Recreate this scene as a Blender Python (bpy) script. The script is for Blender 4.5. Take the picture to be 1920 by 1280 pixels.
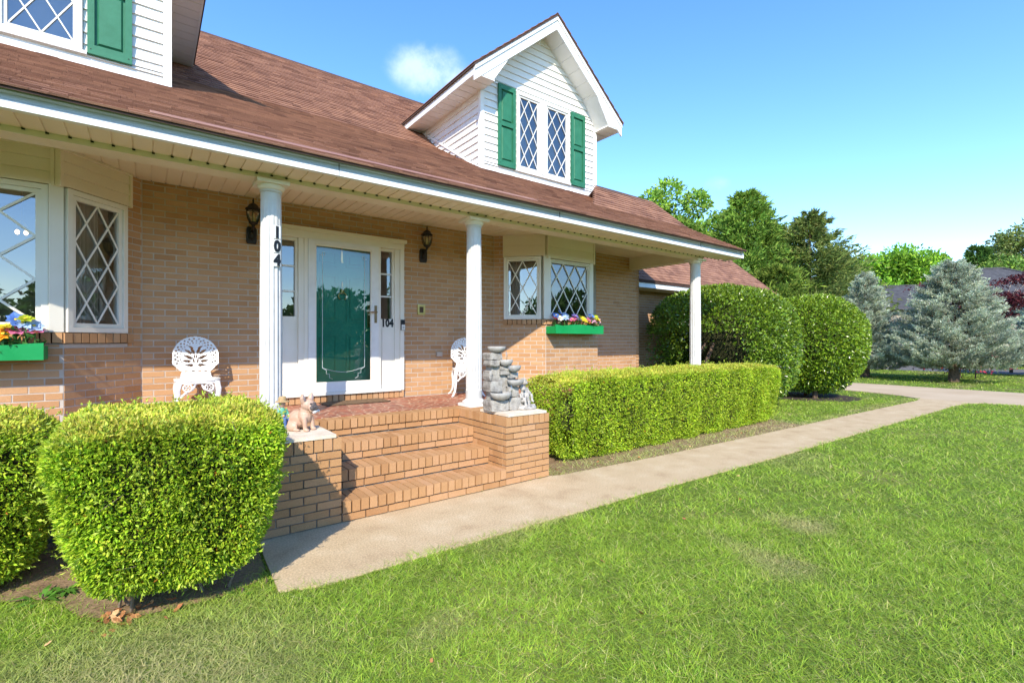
import bpy, bmesh, math, random
import numpy as np
from mathutils import Vector, Matrix, Euler
R = math.radians
for o in list(bpy.data.objects): bpy.data.objects.remove(o)
scene = bpy.context.scene
C = scene.collection
rng = np.random.default_rng(7); rnd = random.Random(5)

# ------------------------------------------------------------------ camera
CAM_H, YAW, FPX = 1.523, R(37.14), 905.0
cd = bpy.data.cameras.new('camera'); cam = bpy.data.objects.new('camera', cd); C.objects.link(cam)
cam.location = (0, 0, CAM_H); cam.rotation_euler = (R(90), 0, -YAW)
cd.sensor_width = 36; cd.lens = FPX / 1920 * 36; cd.clip_start = .05; cd.clip_end = 2000
scene.camera = cam
SN, CS = math.sin(YAW), math.cos(YAW)

# ------------------------------------------------------------------ light
SUN_EL, SUN_AZ = R(37.5), math.atan2(-.599, -.801)      # the sun stands behind the camera's left shoulder
world = bpy.data.worlds.new('World'); scene.world = world; world.use_nodes = True
wn, wl = world.node_tree.nodes, world.node_tree.links
wn.clear()
def wnode(t, **k):
    n = wn.new(t)
    for a, v in k.items(): setattr(n, a, v)
    return n
sky = wnode('ShaderNodeTexSky', sky_type='NISHITA', sun_disc=False)
sky.sun_elevation = SUN_EL; sky.sun_rotation = SUN_AZ % (2 * math.pi)
sky.air_density = 1.0; sky.dust_density = .12; sky.ozone_density = 2.2; sky.altitude = 50
bg = wnode('ShaderNodeBackground'); bg.inputs[1].default_value = .15
wo = wnode('ShaderNodeOutputWorld'); tc = wnode('ShaderNodeTexCoord')
noi = wnode('ShaderNodeTexNoise'); noi.inputs['Scale'].default_value = 14; noi.inputs['Detail'].default_value = 8
noi.inputs['Roughness'].default_value = .62
wl.new(tc.outputs['Generated'], noi.inputs['Vector'])
def wmath(op, a, b=None):
    n = wnode('ShaderNodeMath', operation=op)
    for i, x in enumerate((a, b)):
        if x is None: continue
        if isinstance(x, (int, float)): n.inputs[i].default_value = x
        else: wl.new(x, n.inputs[i])
    return n.outputs[0]
acc = None
flat = wnode('ShaderNodeVectorMath', operation='MULTIPLY'); wl.new(tc.outputs['Generated'], flat.inputs[0]); flat.inputs[1].default_value = (1, 1, 1.7)
# fair-weather puffs: direction, angular radius, strength; ahead of the camera and in the rest of the sky too
for d, rad, st in [((.399, .778, .485), .085, 1.0), ((.43, .765, .48), .05, .9), ((.823, .43, .371), .03, .35), ((.831, .476, .287), .04, .45),
                   ((.825, .456, .335), .03, .3), ((.954, .157, .256), .035, .25), ((-.5, .7, .5), .1, .8), ((-.7, -.4, .58), .12, .8),
                   ((.3, -.8, .5), .11, .8), ((.75, -.5, .43), .1, .7), ((-.2, -.9, .38), .1, .7)]:
    v = Vector(d).normalized()
    dt = wnode('ShaderNodeVectorMath', operation='DISTANCE'); wl.new(flat.outputs[0], dt.inputs[0]); dt.inputs[1].default_value = (v.x, v.y, v.z * 1.7)
    mr = wnode('ShaderNodeMapRange', interpolation_type='SMOOTHSTEP'); wl.new(dt.outputs['Value'], mr.inputs[0])
    mr.inputs[1].default_value = 0; mr.inputs[2].default_value = rad * 1.5; mr.inputs[3].default_value = st; mr.inputs[4].default_value = 0
    acc = mr.outputs[0] if acc is None else wmath('MAXIMUM', acc, mr.outputs[0])
puff = wnode('ShaderNodeMapRange', interpolation_type='SMOOTHSTEP')
wl.new(wmath('MULTIPLY', acc, noi.outputs['Fac']), puff.inputs[0]); puff.inputs[1].default_value = .14; puff.inputs[2].default_value = .5
puff.inputs[3].default_value = 0; puff.inputs[4].default_value = .34
mixw = wnode('ShaderNodeMixRGB'); wl.new(puff.outputs[0], mixw.inputs[0]); wl.new(sky.outputs[0], mixw.inputs[1]); mixw.inputs[2].default_value = (5.2, 5.4, 5.8, 1)
hsv = wnode('ShaderNodeHueSaturation'); hsv.inputs['Saturation'].default_value = 1.24; hsv.inputs['Hue'].default_value = .506
wl.new(mixw.outputs[0], hsv.inputs['Color']); wl.new(hsv.outputs[0], bg.inputs[0]); wl.new(bg.outputs[0], wo.inputs[0])
sl = bpy.data.lights.new('sun', 'SUN'); sl.energy = 2.5; sl.angle = R(.5); sl.color = (1, .91, .76)
so = bpy.data.objects.new('sun', sl); C.objects.link(so)
LD = Vector((.599 * math.cos(SUN_EL), .801 * math.cos(SUN_EL), -math.sin(SUN_EL)))
so.rotation_euler = LD.to_track_quat('-Z', 'Y').to_euler(); so.location = (-10, -14, 14)
vs = scene.view_settings; vs.view_transform = 'Standard'; vs.look = 'None'; vs.gamma = 1; vs.use_curve_mapping = False; vs.exposure = 1.42

# ------------------------------------------------------------------ materials
MATS = {}
def nodes_of(name):
    m = bpy.data.materials.new(name); m.use_nodes = True
    nt = m.node_tree; return m, nt.nodes, nt.links, nt.nodes['Principled BSDF']
def ramp_cols(n, l, fac, cols):
    r = n.new('ShaderNodeValToRGB'); e = r.color_ramp.elements
    e[0].position = 0; e[0].color = (*cols[0], 1); e[1].position = 1; e[1].color = (*cols[-1], 1)
    for i in range(1, len(cols) - 1):
        q = e.new(i / (len(cols) - 1)); q.color = (*cols[i], 1)
    l.new(fac, r.inputs[0]); return r.outputs[0]
def mat(name, cols, rough=.6, scale=6., detail=5., bump=0., bscale=60., spec=.35, rand=False, metal=0., fine=0., fscale=90., coat=0.):
    """procedural surface: colour noise in world position, optional colour per piece, fine speckle and relief"""
    if name in MATS: return MATS[name]
    m, n, l, b = nodes_of(name)
    geo = n.new('ShaderNodeNewGeometry')
    nz = n.new('ShaderNodeTexNoise'); nz.inputs['Scale'].default_value = scale; nz.inputs['Detail'].default_value = detail
    l.new(geo.outputs['Position'], nz.inputs['Vector'])
    fac = nz.outputs['Fac']
    def mth(op, x, y):
        q = n.new('ShaderNodeMath'); q.operation = op
        for i, w in enumerate((x, y)):
            if isinstance(w, (int, float)): q.inputs[i].default_value = w
            else: l.new(w, q.inputs[i])
        return q.outputs[0]
    st = n.new('ShaderNodeMapRange'); l.new(fac, st.inputs[0]); st.inputs[1].default_value = .3; st.inputs[2].default_value = .7
    fac = st.outputs[0]
    if rand:
        oi = n.new('ShaderNodeObjectInfo')
        fr = mth('FRACT', mth('ADD', oi.outputs['Random'], geo.outputs['Random Per Island']), 0)
        fac = mth('ADD', mth('MULTIPLY', fr, .72), mth('MULTIPLY', fac, .28))
    if isinstance(cols[0], (int, float)): cols = [tuple(c * .88 for c in cols), cols]
    out = ramp_cols(n, l, fac, cols)
    if fine:
        n2 = n.new('ShaderNodeTexNoise'); n2.inputs['Scale'].default_value = fscale; n2.inputs['Detail'].default_value = 3
        l.new(geo.outputs['Position'], n2.inputs['Vector'])
        mr = n.new('ShaderNodeMapRange'); l.new(n2.outputs['Fac'], mr.inputs[0]); mr.inputs[1].default_value = .3; mr.inputs[2].default_value = .7
        mr.inputs[3].default_value = 1 - fine; mr.inputs[4].default_value = 1 + fine
        hs = n.new('ShaderNodeHueSaturation'); l.new(out, hs.inputs['Color']); l.new(mr.outputs[0], hs.inputs['Value']); out = hs.outputs[0]
    l.new(out, b.inputs['Base Color'])
    b.inputs['Roughness'].default_value = rough; b.inputs['Metallic'].default_value = metal
    b.inputs['Specular IOR Level'].default_value = spec
    if coat: b.inputs['Coat Weight'].default_value = coat
    if bump:
        n3 = n.new('ShaderNodeTexNoise'); n3.inputs['Scale'].default_value = bscale; n3.inputs['Detail'].default_value = 6
        l.new(geo.outputs['Position'], n3.inputs['Vector'])
        bp = n.new('ShaderNodeBump'); bp.inputs['Strength'].default_value = bump; bp.inputs['Distance'].default_value = .01
        l.new(n3.outputs['Fac'], bp.inputs['Height']); l.new(bp.outputs[0], b.inputs['Normal'])
    MATS[name] = m; return m
def leafmat(name, rough=.45, trans=.3, spec=.3):
    """foliage: colour from the per-leaf attribute, part of the light passes through"""
    if name in MATS: return MATS[name]
    m, n, l, b = nodes_of(name)
    a = n.new('ShaderNodeAttribute'); a.attribute_name = 'col'
    l.new(a.outputs['Color'], b.inputs['Base Color']); b.inputs['Roughness'].default_value = rough; b.inputs['Specular IOR Level'].default_value = spec
    t = n.new('ShaderNodeBsdfTranslucent'); l.new(a.outputs['Color'], t.inputs[0])
    mx = n.new('ShaderNodeMixShader'); mx.inputs[0].default_value = trans
    l.new(b.outputs[0], mx.inputs[1]); l.new(t.outputs[0], mx.inputs[2])
    l.new(mx.outputs[0], n['Material Output'].inputs[0]); MATS[name] = m; return m
def glassmat(name, tint, base):
    m, n, l, b = nodes_of(name); n.remove(b)
    tr = n.new('ShaderNodeBsdfTransparent'); tr.inputs[0].default_value = (*tint, 1)
    gl = n.new('ShaderNodeBsdfGlossy'); gl.inputs['Roughness'].default_value = .01; gl.inputs[0].default_value = (.95, .97, 1, 1)
    geo = n.new('ShaderNodeNewGeometry'); nz = n.new('ShaderNodeTexNoise'); nz.inputs['Scale'].default_value = 1.6; nz.inputs['Detail'].default_value = 1
    l.new(geo.outputs['Position'], nz.inputs['Vector']); bp = n.new('ShaderNodeBump'); bp.inputs['Strength'].default_value = .05; bp.inputs['Distance'].default_value = .05
    l.new(nz.outputs['Fac'], bp.inputs['Height']); l.new(bp.outputs[0], gl.inputs['Normal'])
    fr = n.new('ShaderNodeFresnel'); fr.inputs[0].default_value = 1.5
    ad = n.new('ShaderNodeMath'); ad.operation = 'ADD'; ad.use_clamp = True; l.new(fr.outputs[0], ad.inputs[0]); ad.inputs[1].default_value = base
    mx = n.new('ShaderNodeMixShader'); l.new(ad.outputs[0], mx.inputs[0]); l.new(tr.outputs[0], mx.inputs[1]); l.new(gl.outputs[0], mx.inputs[2])
    l.new(mx.outputs[0], n['Material Output'].inputs[0]); MATS[name] = m; return m

BRICK = mat('brick', [(.385, .20, .09), (.455, .255, .122), (.48, .278, .14), (.52, .315, .17)], .85, 3, bump=.12, bscale=140, rand=True, fine=.1, fscale=160, spec=.2)
STEPBRICK = mat('step_brick', [(.35, .18, .08), (.43, .238, .108), (.465, .265, .128), (.50, .29, .155)], .85, 4, bump=.15, bscale=120, rand=True, fine=.12, fscale=140, spec=.2)
MORTAR = mat('mortar', [(.46, .41, .35), (.56, .50, .43)], .95, 12, bump=.4, bscale=180, spec=.1)
STEPMORTAR = mat('step_mortar', [(.10, .085, .065), (.36, .31, .25)], .95, 7, bump=.4, bscale=160, spec=.1)
WHITE = mat('white_paint', [(.68, .67, .64), (.78, .77, .75)], .45, 2.5, fine=.03, fscale=14)
VINYL = mat('white_vinyl', [(.74, .73, .71), (.82, .81, .79)], .5, 1.8, bump=.05, bscale=200)
FASCIA = mat('fascia_metal', [(.76, .77, .77), (.84, .84, .83)], .35, 3)
CREAM = mat('cream_vinyl', [(.76, .65, .50), (.83, .74, .60)], .55, 1.5, fine=.04, fscale=220, bump=.1, bscale=300)
CREAMTRIM = mat('cream_trim', [(.70, .62, .46), (.78, .70, .56)], .5, 2)
TRIM = mat('window_trim', [(.74, .69, .58), (.80, .77, .70)], .45, 2)
ROOFM = mat('roof_shingle', [(.15, .075, .054), (.25, .128, .087), (.30, .158, .106), (.38, .20, .128)], .95, 2.2, bump=.6, bscale=220, rand=True, fine=.18, fscale=260, spec=.12)
ROOFDECK = mat('roof_deck', [(.05, .03, .025), (.09, .05, .04)], .95, 5)
FLASH = mat('roof_flashing', [(.27, .13, .095), (.33, .175, .13)], .55, 4)
SHUT = mat('shutter_green', [(.022, .145, .075), (.032, .18, .10)], .5, 8, bump=.15, bscale=90)
DOORG = mat('door_green', [(.012, .24, .14), (.018, .28, .165)], .35, 4)
BOXG = mat('flower_box_green', [(.0, .25, .06), (.012, .31, .085)], .5, 6, bump=.1, bscale=60)
BLACK = mat('black_iron', [(.012, .011, .010), (.03, .025, .02)], .45, 20, metal=.3)
INK = mat('number_black', (.012, .012, .014), .4)
BRASS = mat('brass', [(.50, .33, .11), (.62, .43, .16)], .28, 12, metal=1)
BRONZE = mat('bronze', [(.22, .15, .08), (.33, .23, .13)], .35, 12, metal=.9)
CONC = mat('concrete', [(.44, .32, .19), (.505, .38, .23), (.53, .405, .25), (.57, .45, .29)], .92, 3.5, detail=10, bump=.4, bscale=120, fine=.24, fscale=75, spec=.15)
DRIVE = mat('driveway_concrete', [(.46, .345, .22), (.55, .43, .29)], .92, .8, detail=8, bump=.2, bscale=90, fine=.06, fscale=40, spec=.15)
ASPH = mat('asphalt', [(.10, .10, .11), (.17, .165, .16)], .9, 1, fine=.1)
CAPST = mat('cap_stone', [(.60, .50, .38), (.74, .66, .54)], .8, 9, bump=.25, bscale=70, fine=.06)
STONE = mat('grey_stone', [(.20, .185, .165), (.33, .31, .28), (.42, .40, .36)], .9, 14, detail=8, bump=.8, bscale=45, fine=.12, fscale=60, spec=.15)
BOWL = mat('bowl_stone', [(.27, .26, .24), (.40, .385, .355)], .75, 18, bump=.3, bscale=80, fine=.07)
STATUE = mat('statue_stone', [(.16, .15, .135), (.40, .375, .34), (.52, .49, .45)], .85, 26, detail=8, bump=.5, bscale=60)
IRONW = mat('white_cast_iron', [(.72, .71, .69), (.82, .81, .79)], .4, 14, bump=.15, bscale=90)
BARK = mat('bark', [(.07, .045, .03), (.16, .11, .075)], .95, 14, bump=.9, bscale=30)
PALEBARK = mat('pale_bark', [(.22, .17, .14), (.36, .30, .26)], .95, 14, bump=.6, bscale=30)
TWIG = mat('twig', [(.16, .12, .08), (.30, .24, .17)], .95, 30)
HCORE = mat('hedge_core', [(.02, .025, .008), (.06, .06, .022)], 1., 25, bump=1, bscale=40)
MULCH = mat('mulch', [(.03, .022, .018), (.07, .05, .038)], 1., 30, detail=8, bump=1, bscale=60)
SOIL = mat('soil', [(.16, .10, .055), (.27, .18, .10), (.20, .15, .07)], 1., 4, detail=9, bump=1, bscale=50, fine=.25, fscale=70)
INTERIOR = mat('interior_plaster', [(.33, .28, .22), (.42, .36, .29)], .9, 2)
CURTAIN = mat('curtain', [(.42, .36, .29), (.52, .46, .38)], .9, 5)
GREYROOF = mat('grey_shingle', [(.05, .05, .055), (.085, .085, .09)], .95, 3, fine=.15, fscale=8)
TAN = mat('tan_siding', [(.38, .33, .27), (.46, .40, .33)], .8, 2)
RUBBER = mat('mat_rubber', [(.025, .02, .018), (.12, .075, .04)], .9, 18)
GLASS = glassmat('window_glass', (.88, .9, .9), .15)
DGLASS = glassmat('storm_glass', (.95, .98, .97), .07)
LGLASS = glassmat('lamp_glass', (.9, .88, .8), .02)
LEAF = leafmat('leaf'); GLOSSLEAF = leafmat('glossy_leaf', .3, .18, .5); NEEDLE = leafmat('needle', .7, .3, .2); GRASSM = leafmat('grass_blade', .55, .35, .25)
PETAL = leafmat('petal', .6, .35, .2); DEADLEAF = leafmat('dead_leaf', .8, .2, .1)

# lawn soil below the blades
GROUND = mat('lawn_ground', [(.26, .21, .10), (.12, .16, .033), (.125, .18, .033), (.14, .20, .035)], 1., .7, detail=9, bump=.8, bscale=40, fine=.35, fscale=45, spec=.05)
# red patterned porch floor: pale cracks between terracotta flakes
def porch_mat():
    m, n, l, b = nodes_of('porch_floor')
    geo = n.new('ShaderNodeNewGeometry'); mp = n.new('ShaderNodeMapping'); mp.inputs['Scale'].default_value = (9, 15, 9)
    nz = n.new('ShaderNodeTexNoise'); nz.inputs['Scale'].default_value = 5
    l.new(geo.outputs['Position'], mp.inputs[0]); l.new(geo.outputs['Position'], nz.inputs['Vector'])
    mx = n.new('ShaderNodeMixRGB'); mx.inputs[0].default_value = .12; l.new(mp.outputs[0], mx.inputs[1]); l.new(nz.outputs['Color'], mx.inputs[2])
    vo = n.new('ShaderNodeTexVoronoi'); vo.feature = 'DISTANCE_TO_EDGE'; vo.inputs['Scale'].default_value = 1
    l.new(mp.outputs[0], vo.inputs['Vector'])
    r = n.new('ShaderNodeValToRGB'); e = r.color_ramp.elements
    e[0].position = .02; e[0].color = (.50, .33, .22, 1); e[1].position = .11; e[1].color = (.30, .085, .045, 1)
    l.new(vo.outputs[0], r.inputs[0])
    v2 = n.new('ShaderNodeTexVoronoi'); v2.inputs['Scale'].default_value = 1; l.new(mp.outputs[0], v2.inputs['Vector'])
    hs = n.new('ShaderNodeHueSaturation'); mr = n.new('ShaderNodeMapRange'); l.new(v2.outputs['Color'], mr.inputs[0]); mr.inputs[3].default_value = .7; mr.inputs[4].default_value = 1.35
    l.new(r.outputs[0], hs.inputs['Color']); l.new(mr.outputs[0], hs.inputs['Value']); l.new(hs.outputs[0], b.inputs['Base Color'])
    b.inputs['Roughness'].default_value = .6; return m
PORCHF = porch_mat()
def emit(name, col, s):
    m, n, l, b = nodes_of(name); b.inputs['Emission Color'].default_value = (*col, 1); b.inputs['Emission Strength'].default_value = s
    nz = n.new('ShaderNodeTexNoise'); rp = ramp_cols(n, l, nz.outputs['Fac'], [(.8, .7, .5), (.9, .8, .6)]); l.new(rp, b.inputs['Base Color']); return m
BULB = emit('lit_bulb', (1, .62, .3), 3)
CANDLE = mat('candle_sleeve', [(.70, .55, .30), (.8, .66, .40)], .6, 20)

# ------------------------------------------------------------------ object helpers
WL = {}
def link(o, parent=None, loc=(0, 0, 0)):
    """loc is in world space for parts of unrotated things"""
    C.objects.link(o)
    if parent is not None:
        o.parent = parent; p = WL.get(parent.name, (0, 0, 0)); o.location = (loc[0] - p[0], loc[1] - p[1], loc[2] - p[2])
    else: o.location = loc
    WL[o.name] = loc; return o
def thing(name, label, cat, loc=(0, 0, 0), rotz=0, group=None):
    o = bpy.data.objects.new(name, None); C.objects.link(o); o.location = loc; o.rotation_euler = (0, 0, rotz); o.empty_display_size = .2
    o['label'] = label; o['category'] = cat
    if group: o['group'] = group
    WL[o.name] = (0, 0, 0) if rotz or True else loc
    WL[o.name] = (0, 0, 0); return o
def wthing(name, label, cat, loc):
    """thing whose parts are written in world coordinates"""
    o = thing(name, label, cat, loc); WL[o.name] = loc; return o
def tag(o, label, cat, group=None):
    o['label'] = label; o['category'] = cat
    if group: o['group'] = group
    return o
class MB:
    def __init__(s): s.v = []; s.f = []
    def add(s, v, f):
        b = len(s.v); s.v += [tuple(p) for p in v]; s.f += [tuple(i + b for i in q) for q in f]; return s
    def box(s, a, b, M=None):
        x0, y0, z0 = a; x1, y1, z1 = b
        v = [(x0, y0, z0), (x1, y0, z0), (x1, y1, z0), (x0, y1, z0), (x0, y0, z1), (x1, y0, z1), (x1, y1, z1), (x0, y1, z1)]
        if M is not None: v = [tuple(M @ Vector(p)) for p in v]
        return s.add(v, [(0, 3, 2, 1), (4, 5, 6, 7), (0, 1, 5, 4), (1, 2, 6, 5), (2, 3, 7, 6), (3, 0, 4, 7)])
    def prism(s, poly, ax, a, b):
        """poly: 2-D outline in the plane across axis ax, extruded from a to b"""
        def p3(q, w): return {'x': (w, q[0], q[1]), 'y': (q[0], w, q[1]), 'z': (q[0], q[1], w)}[ax]
        n = len(poly); v = [p3(q, a) for q in poly] + [p3(q, b) for q in poly]
        f = [tuple(range(n)), tuple(range(2 * n - 1, n - 1, -1))] + [(i, n + i, n + (i + 1) % n, (i + 1) % n) for i in range(n)]
        return s.add(v, f)
    def lathe(s, prof, c=(0, 0, 0), n=20, fl=None, cap=True):
        b = len(s.v); m = len(prof)
        for r, z in prof:
            for i in range(n):
                t = 2 * math.pi * i / n; q = r * (fl(t, z) if fl else 1)
                s.v.append((c[0] + q * math.cos(t), c[1] + q * math.sin(t), c[2] + z))
        for j in range(m - 1):
            for i in range(n):
                k = (i + 1) % n; s.f.append((b + j * n + i, b + j * n + k, b + (j + 1) * n + k, b + (j + 1) * n + i))
        if cap: s.f.append(tuple(b + i for i in range(n - 1, -1, -1))); s.f.append(tuple(b + (m - 1) * n + i for i in range(n)))
        return s
    def tube(s, pts, rad, n=8, cap=True):
        pts = [Vector(p) for p in pts]; m = len(pts); rs = rad if isinstance(rad, (list, tuple)) else [rad] * m
        b = len(s.v); u = None
        for i, p in enumerate(pts):
            t = (pts[min(i + 1, m - 1)] - pts[max(i - 1, 0)]).normalized()
            if u is None: u = t.orthogonal().normalized()
            u = (u - t * u.dot(t)); u = u.normalized() if u.length > 1e-6 else t.orthogonal().normalized()
            w = t.cross(u)
            for k in range(n):
                a = 2 * math.pi * k / n; s.v.append(tuple(p + (u * math.cos(a) + w * math.sin(a)) * rs[i]))
        for j in range(m - 1):
            for k in range(n):
                q = (k + 1) % n; s.f.append((b + j * n + k, b + j * n + q, b + (j + 1) * n + q, b + (j + 1) * n + k))
        if cap: s.f.append(tuple(b + k for k in range(n - 1, -1, -1))); s.f.append(tuple(b + (m - 1) * n + k for k in range(n)))
        return s
    def ell(s, c, r, n=12, m=8, M=None):
        b = len(s.v); c = Vector(c)
        def put(p): s.v.append(tuple((M @ p if M is not None else p) + c))
        put(Vector((0, 0, -r[2])))
        for j in range(1, m):
            a = -math.pi / 2 + math.pi * j / m
            for i in range(n):
                t = 2 * math.pi * i / n; put(Vector((r[0] * math.cos(a) * math.cos(t), r[1] * math.cos(a) * math.sin(t), r[2] * math.sin(a))))
        put(Vector((0, 0, r[2]))); e = len(s.v) - 1
        for i in range(n):
            k = (i + 1) % n; s.f.append((b, b + 1 + k, b + 1 + i)); s.f.append((e, e - n + i, e - n + k))
        for j in range(m - 2):
            for i in range(n):
                k = (i + 1) % n; s.f.append((b + 1 + j * n + i, b + 1 + j * n + k, b + 1 + (j + 1) * n + k, b + 1 + (j + 1) * n + i))
        return s
    def mesh(s, name, m=None, smooth=False):
        me = bpy.data.meshes.new(name); me.from_pydata(s.v, [], s.f); me.update()
        if smooth: me.polygons.foreach_set('use_smooth', [True] * len(me.polygons))
        if m: me.materials.append(m)
        return me
    def build(s, name, m, parent=None, loc=(0, 0, 0), smooth=False):
        return link(bpy.data.objects.new(name, s.mesh(name, m, smooth)), parent, loc)
def bx(name, a, b, m, parent=None): return MB().box(a, b).build(name, m, parent)
def npmesh(name, V, F, m, parent=None, col=None, loc=(0, 0, 0), smooth=False):
    V = np.asarray(V, np.float32).reshape(-1, 3); F = np.asarray(F, np.int32); k = F.shape[1]
    me = bpy.data.meshes.new(name); me.vertices.add(len(V)); me.vertices.foreach_set('co', V.ravel())
    me.loops.add(F.size); me.loops.foreach_set('vertex_index', F.ravel())
    me.polygons.add(len(F)); me.polygons.foreach_set('loop_start', np.arange(0, F.size, k, dtype=np.int32))
    if col is not None:
        at = me.color_attributes.new('col', 'FLOAT_COLOR', 'POINT'); c4 = np.ones((len(V), 4), np.float32); c4[:, :3] = col
        at.data.foreach_set('color', c4.ravel())
    me.update(calc_edges=True); me.materials.append(m)
    me.polygons.foreach_set('use_smooth', np.full(len(F), bool(smooth)))
    return link(bpy.data.objects.new(name, me), parent, loc)
CUBEF = np.array([(0, 3, 2, 1), (4, 5, 6, 7), (0, 1, 5, 4), (1, 2, 6, 5), (2, 3, 7, 6), (3, 0, 4, 7)])
CUBEV = np.array([(-.5, -.5, -.5), (.5, -.5, -.5), (.5, .5, -.5), (-.5, .5, -.5), (-.5, -.5, .5), (.5, -.5, .5), (.5, .5, .5), (-.5, .5, .5)])
_um = {}
def unit(m, name):
    if (m.name, name) not in _um:
        b = MB(); b.box((-.5, -.5, -.5), (.5, .5, .5)); _um[(m.name, name)] = b.mesh(name, m)
    return _um[(m.name, name)]
def depth_of(x, y): return x * SN + y * CS
def screen(x, y, z):
    d = max(depth_of(x, y), .05); return 960 + FPX * (x * CS - y * SN) / d, 640 - FPX * (z - CAM_H) / d
def pieces(lst, name, m, parent, keep, vis=None):
    """lst of (cx,cy,cz,ang,L,D,H): the keep largest in view become objects of their own, the rest one joined part"""
    def score(p):
        u, v = screen(*p[:3])
        if not (-40 < u < 1960 and -40 < v < 1320): return 0
        if vis and not vis(p): return 0
        return p[4] * p[6] / depth_of(p[0], p[1]) ** 2
    order = sorted(range(len(lst)), key=lambda i: -score(lst[i]))
    own = [i for i in order[:keep] if score(lst[i]) > 0]; own_s = set(own); rest = [lst[i] for i in range(len(lst)) if i not in own_s]
    me = unit(m, name)
    for i in own:
        p = lst[i]; o = link(bpy.data.objects.new(name, me), parent, p[:3]); o.rotation_euler = (0, 0, p[3]); o.scale = p[4:7]
    if rest:
        A = np.array(rest, float); n = len(A); v = CUBEV[None] * A[:, None, 4:7]; ca, sa = np.cos(A[:, 3])[:, None], np.sin(A[:, 3])[:, None]
        V = np.stack([v[:, :, 0] * ca - v[:, :, 1] * sa, v[:, :, 0] * sa + v[:, :, 1] * ca, v[:, :, 2]], -1) + A[:, None, :3]
        F = (CUBEF[None] + np.arange(n)[:, None, None] * 8).reshape(-1, 4)
        o = npmesh(name + '_courses', V, F, m, parent); o['kind'] = 'stuff'
# ---- brick laying in a vertical plane
BL, CH, JT = .2032, .0677, .011
def lay(org, dr, s0, s1, z0, z1, holes=(), proud=.0035, dep=.06, start=0):
    out = []; nx, ny = dr[1], -dr[0]; ang = math.atan2(dr[1], dr[0])
    k0 = int(round(z0 / CH)) if start is None else start; z = z0; row = k0
    while z < z1 - .02:
        h = min(CH, z1 - z); zc = z + h / 2; a = s0 - (BL / 2 if row % 2 else 0)
        while a < s1:
            segs = [(max(a, s0), min(a + BL, s1))]
            for (h0, h1, q0, q1) in holes:
                if q0 < zc < q1:
                    ns = []
                    for (p, q) in segs:
                        if q <= h0 or p >= h1: ns.append((p, q))
                        else:
                            if p < h0: ns.append((p, h0))
                            if q > h1: ns.append((h1, q))
                    segs = ns
            for (p, q) in segs:
                if q - p < .03: continue
                sc = (p + q) / 2; off = proud - dep / 2 + rnd.uniform(-.0016, .0016)
                out.append((org[0] + dr[0] * sc + nx * off, org[1] + dr[1] * sc + ny * off, zc, ang + rnd.uniform(-.004, .004), q - p - JT, dep, h - JT + rnd.uniform(-.001, .001)))
            a += BL
        z += CH; row += 1
    return out
def rowlock(org, dr, s0, s1, z0, z1, proud=.012, dep=.19, w=.0775):
    out = []; nx, ny = dr[1], -dr[0]; ang = math.atan2(dr[1], dr[0]); n = max(1, round((s1 - s0) / w)); w = (s1 - s0) / n
    for i in range(n):
        sc = s0 + (i + .5) * w; off = proud - dep / 2 + rnd.uniform(-.003, .003)
        out.append((org[0] + dr[0] * sc + nx * off, org[1] + dr[1] * sc + ny * off, (z0 + z1) / 2 + rnd.uniform(-.0015, .0015), ang + rnd.uniform(-.012, .012), w - JT, dep, z1 - z0 - .008))
    return out
def wallslab(b, org, dr, s0, s1, z0, z1, holes=(), th=.1):
    """mortar wall with openings, front face on the given line"""
    nx, ny = dr[1], -dr[0]
    S = sorted({s0, s1, *[h[0] for h in holes], *[h[1] for h in holes]}); Z = sorted({z0, z1, *[h[2] for h in holes], *[h[3] for h in holes]})
    S = [s for s in S if s0 <= s <= s1]; Z = [z for z in Z if z0 <= z <= z1]
    def solid(i, j):
        if i < 0 or j < 0 or i >= len(S) - 1 or j >= len(Z) - 1: return False
        sc, zc = (S[i] + S[i + 1]) / 2, (Z[j] + Z[j + 1]) / 2
        return not any(h[0] < sc < h[1] and h[2] < zc < h[3] for h in holes)
    def P(s, z, back): return (org[0] + dr[0] * s - nx * th * back, org[1] + dr[1] * s - ny * th * back, z)
    for i in range(len(S) - 1):
        for j in range(len(Z) - 1):
            if not solid(i, j): continue
            a, c, p, q = S[i], S[i + 1], Z[j], Z[j + 1]
            b.add([P(a, p, 0), P(c, p, 0), P(c, q, 0), P(a, q, 0)], [(0, 1, 2, 3)]); b.add([P(a, p, 1), P(c, p, 1), P(c, q, 1), P(a, q, 1)], [(3, 2, 1, 0)])
            for (ni, nj, e) in ((i - 1, j, (a, p, a, q)), (i + 1, j, (c, q, c, p)), (i, j - 1, (c, p, a, p)), (i, j + 1, (a, q, c, q))):
                if not solid(ni, nj): b.add([P(e[0], e[1], 0), P(e[2], e[3], 0), P(e[2], e[3], 1), P(e[0], e[1], 1)], [(0, 1, 2, 3)])
    return b
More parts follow.
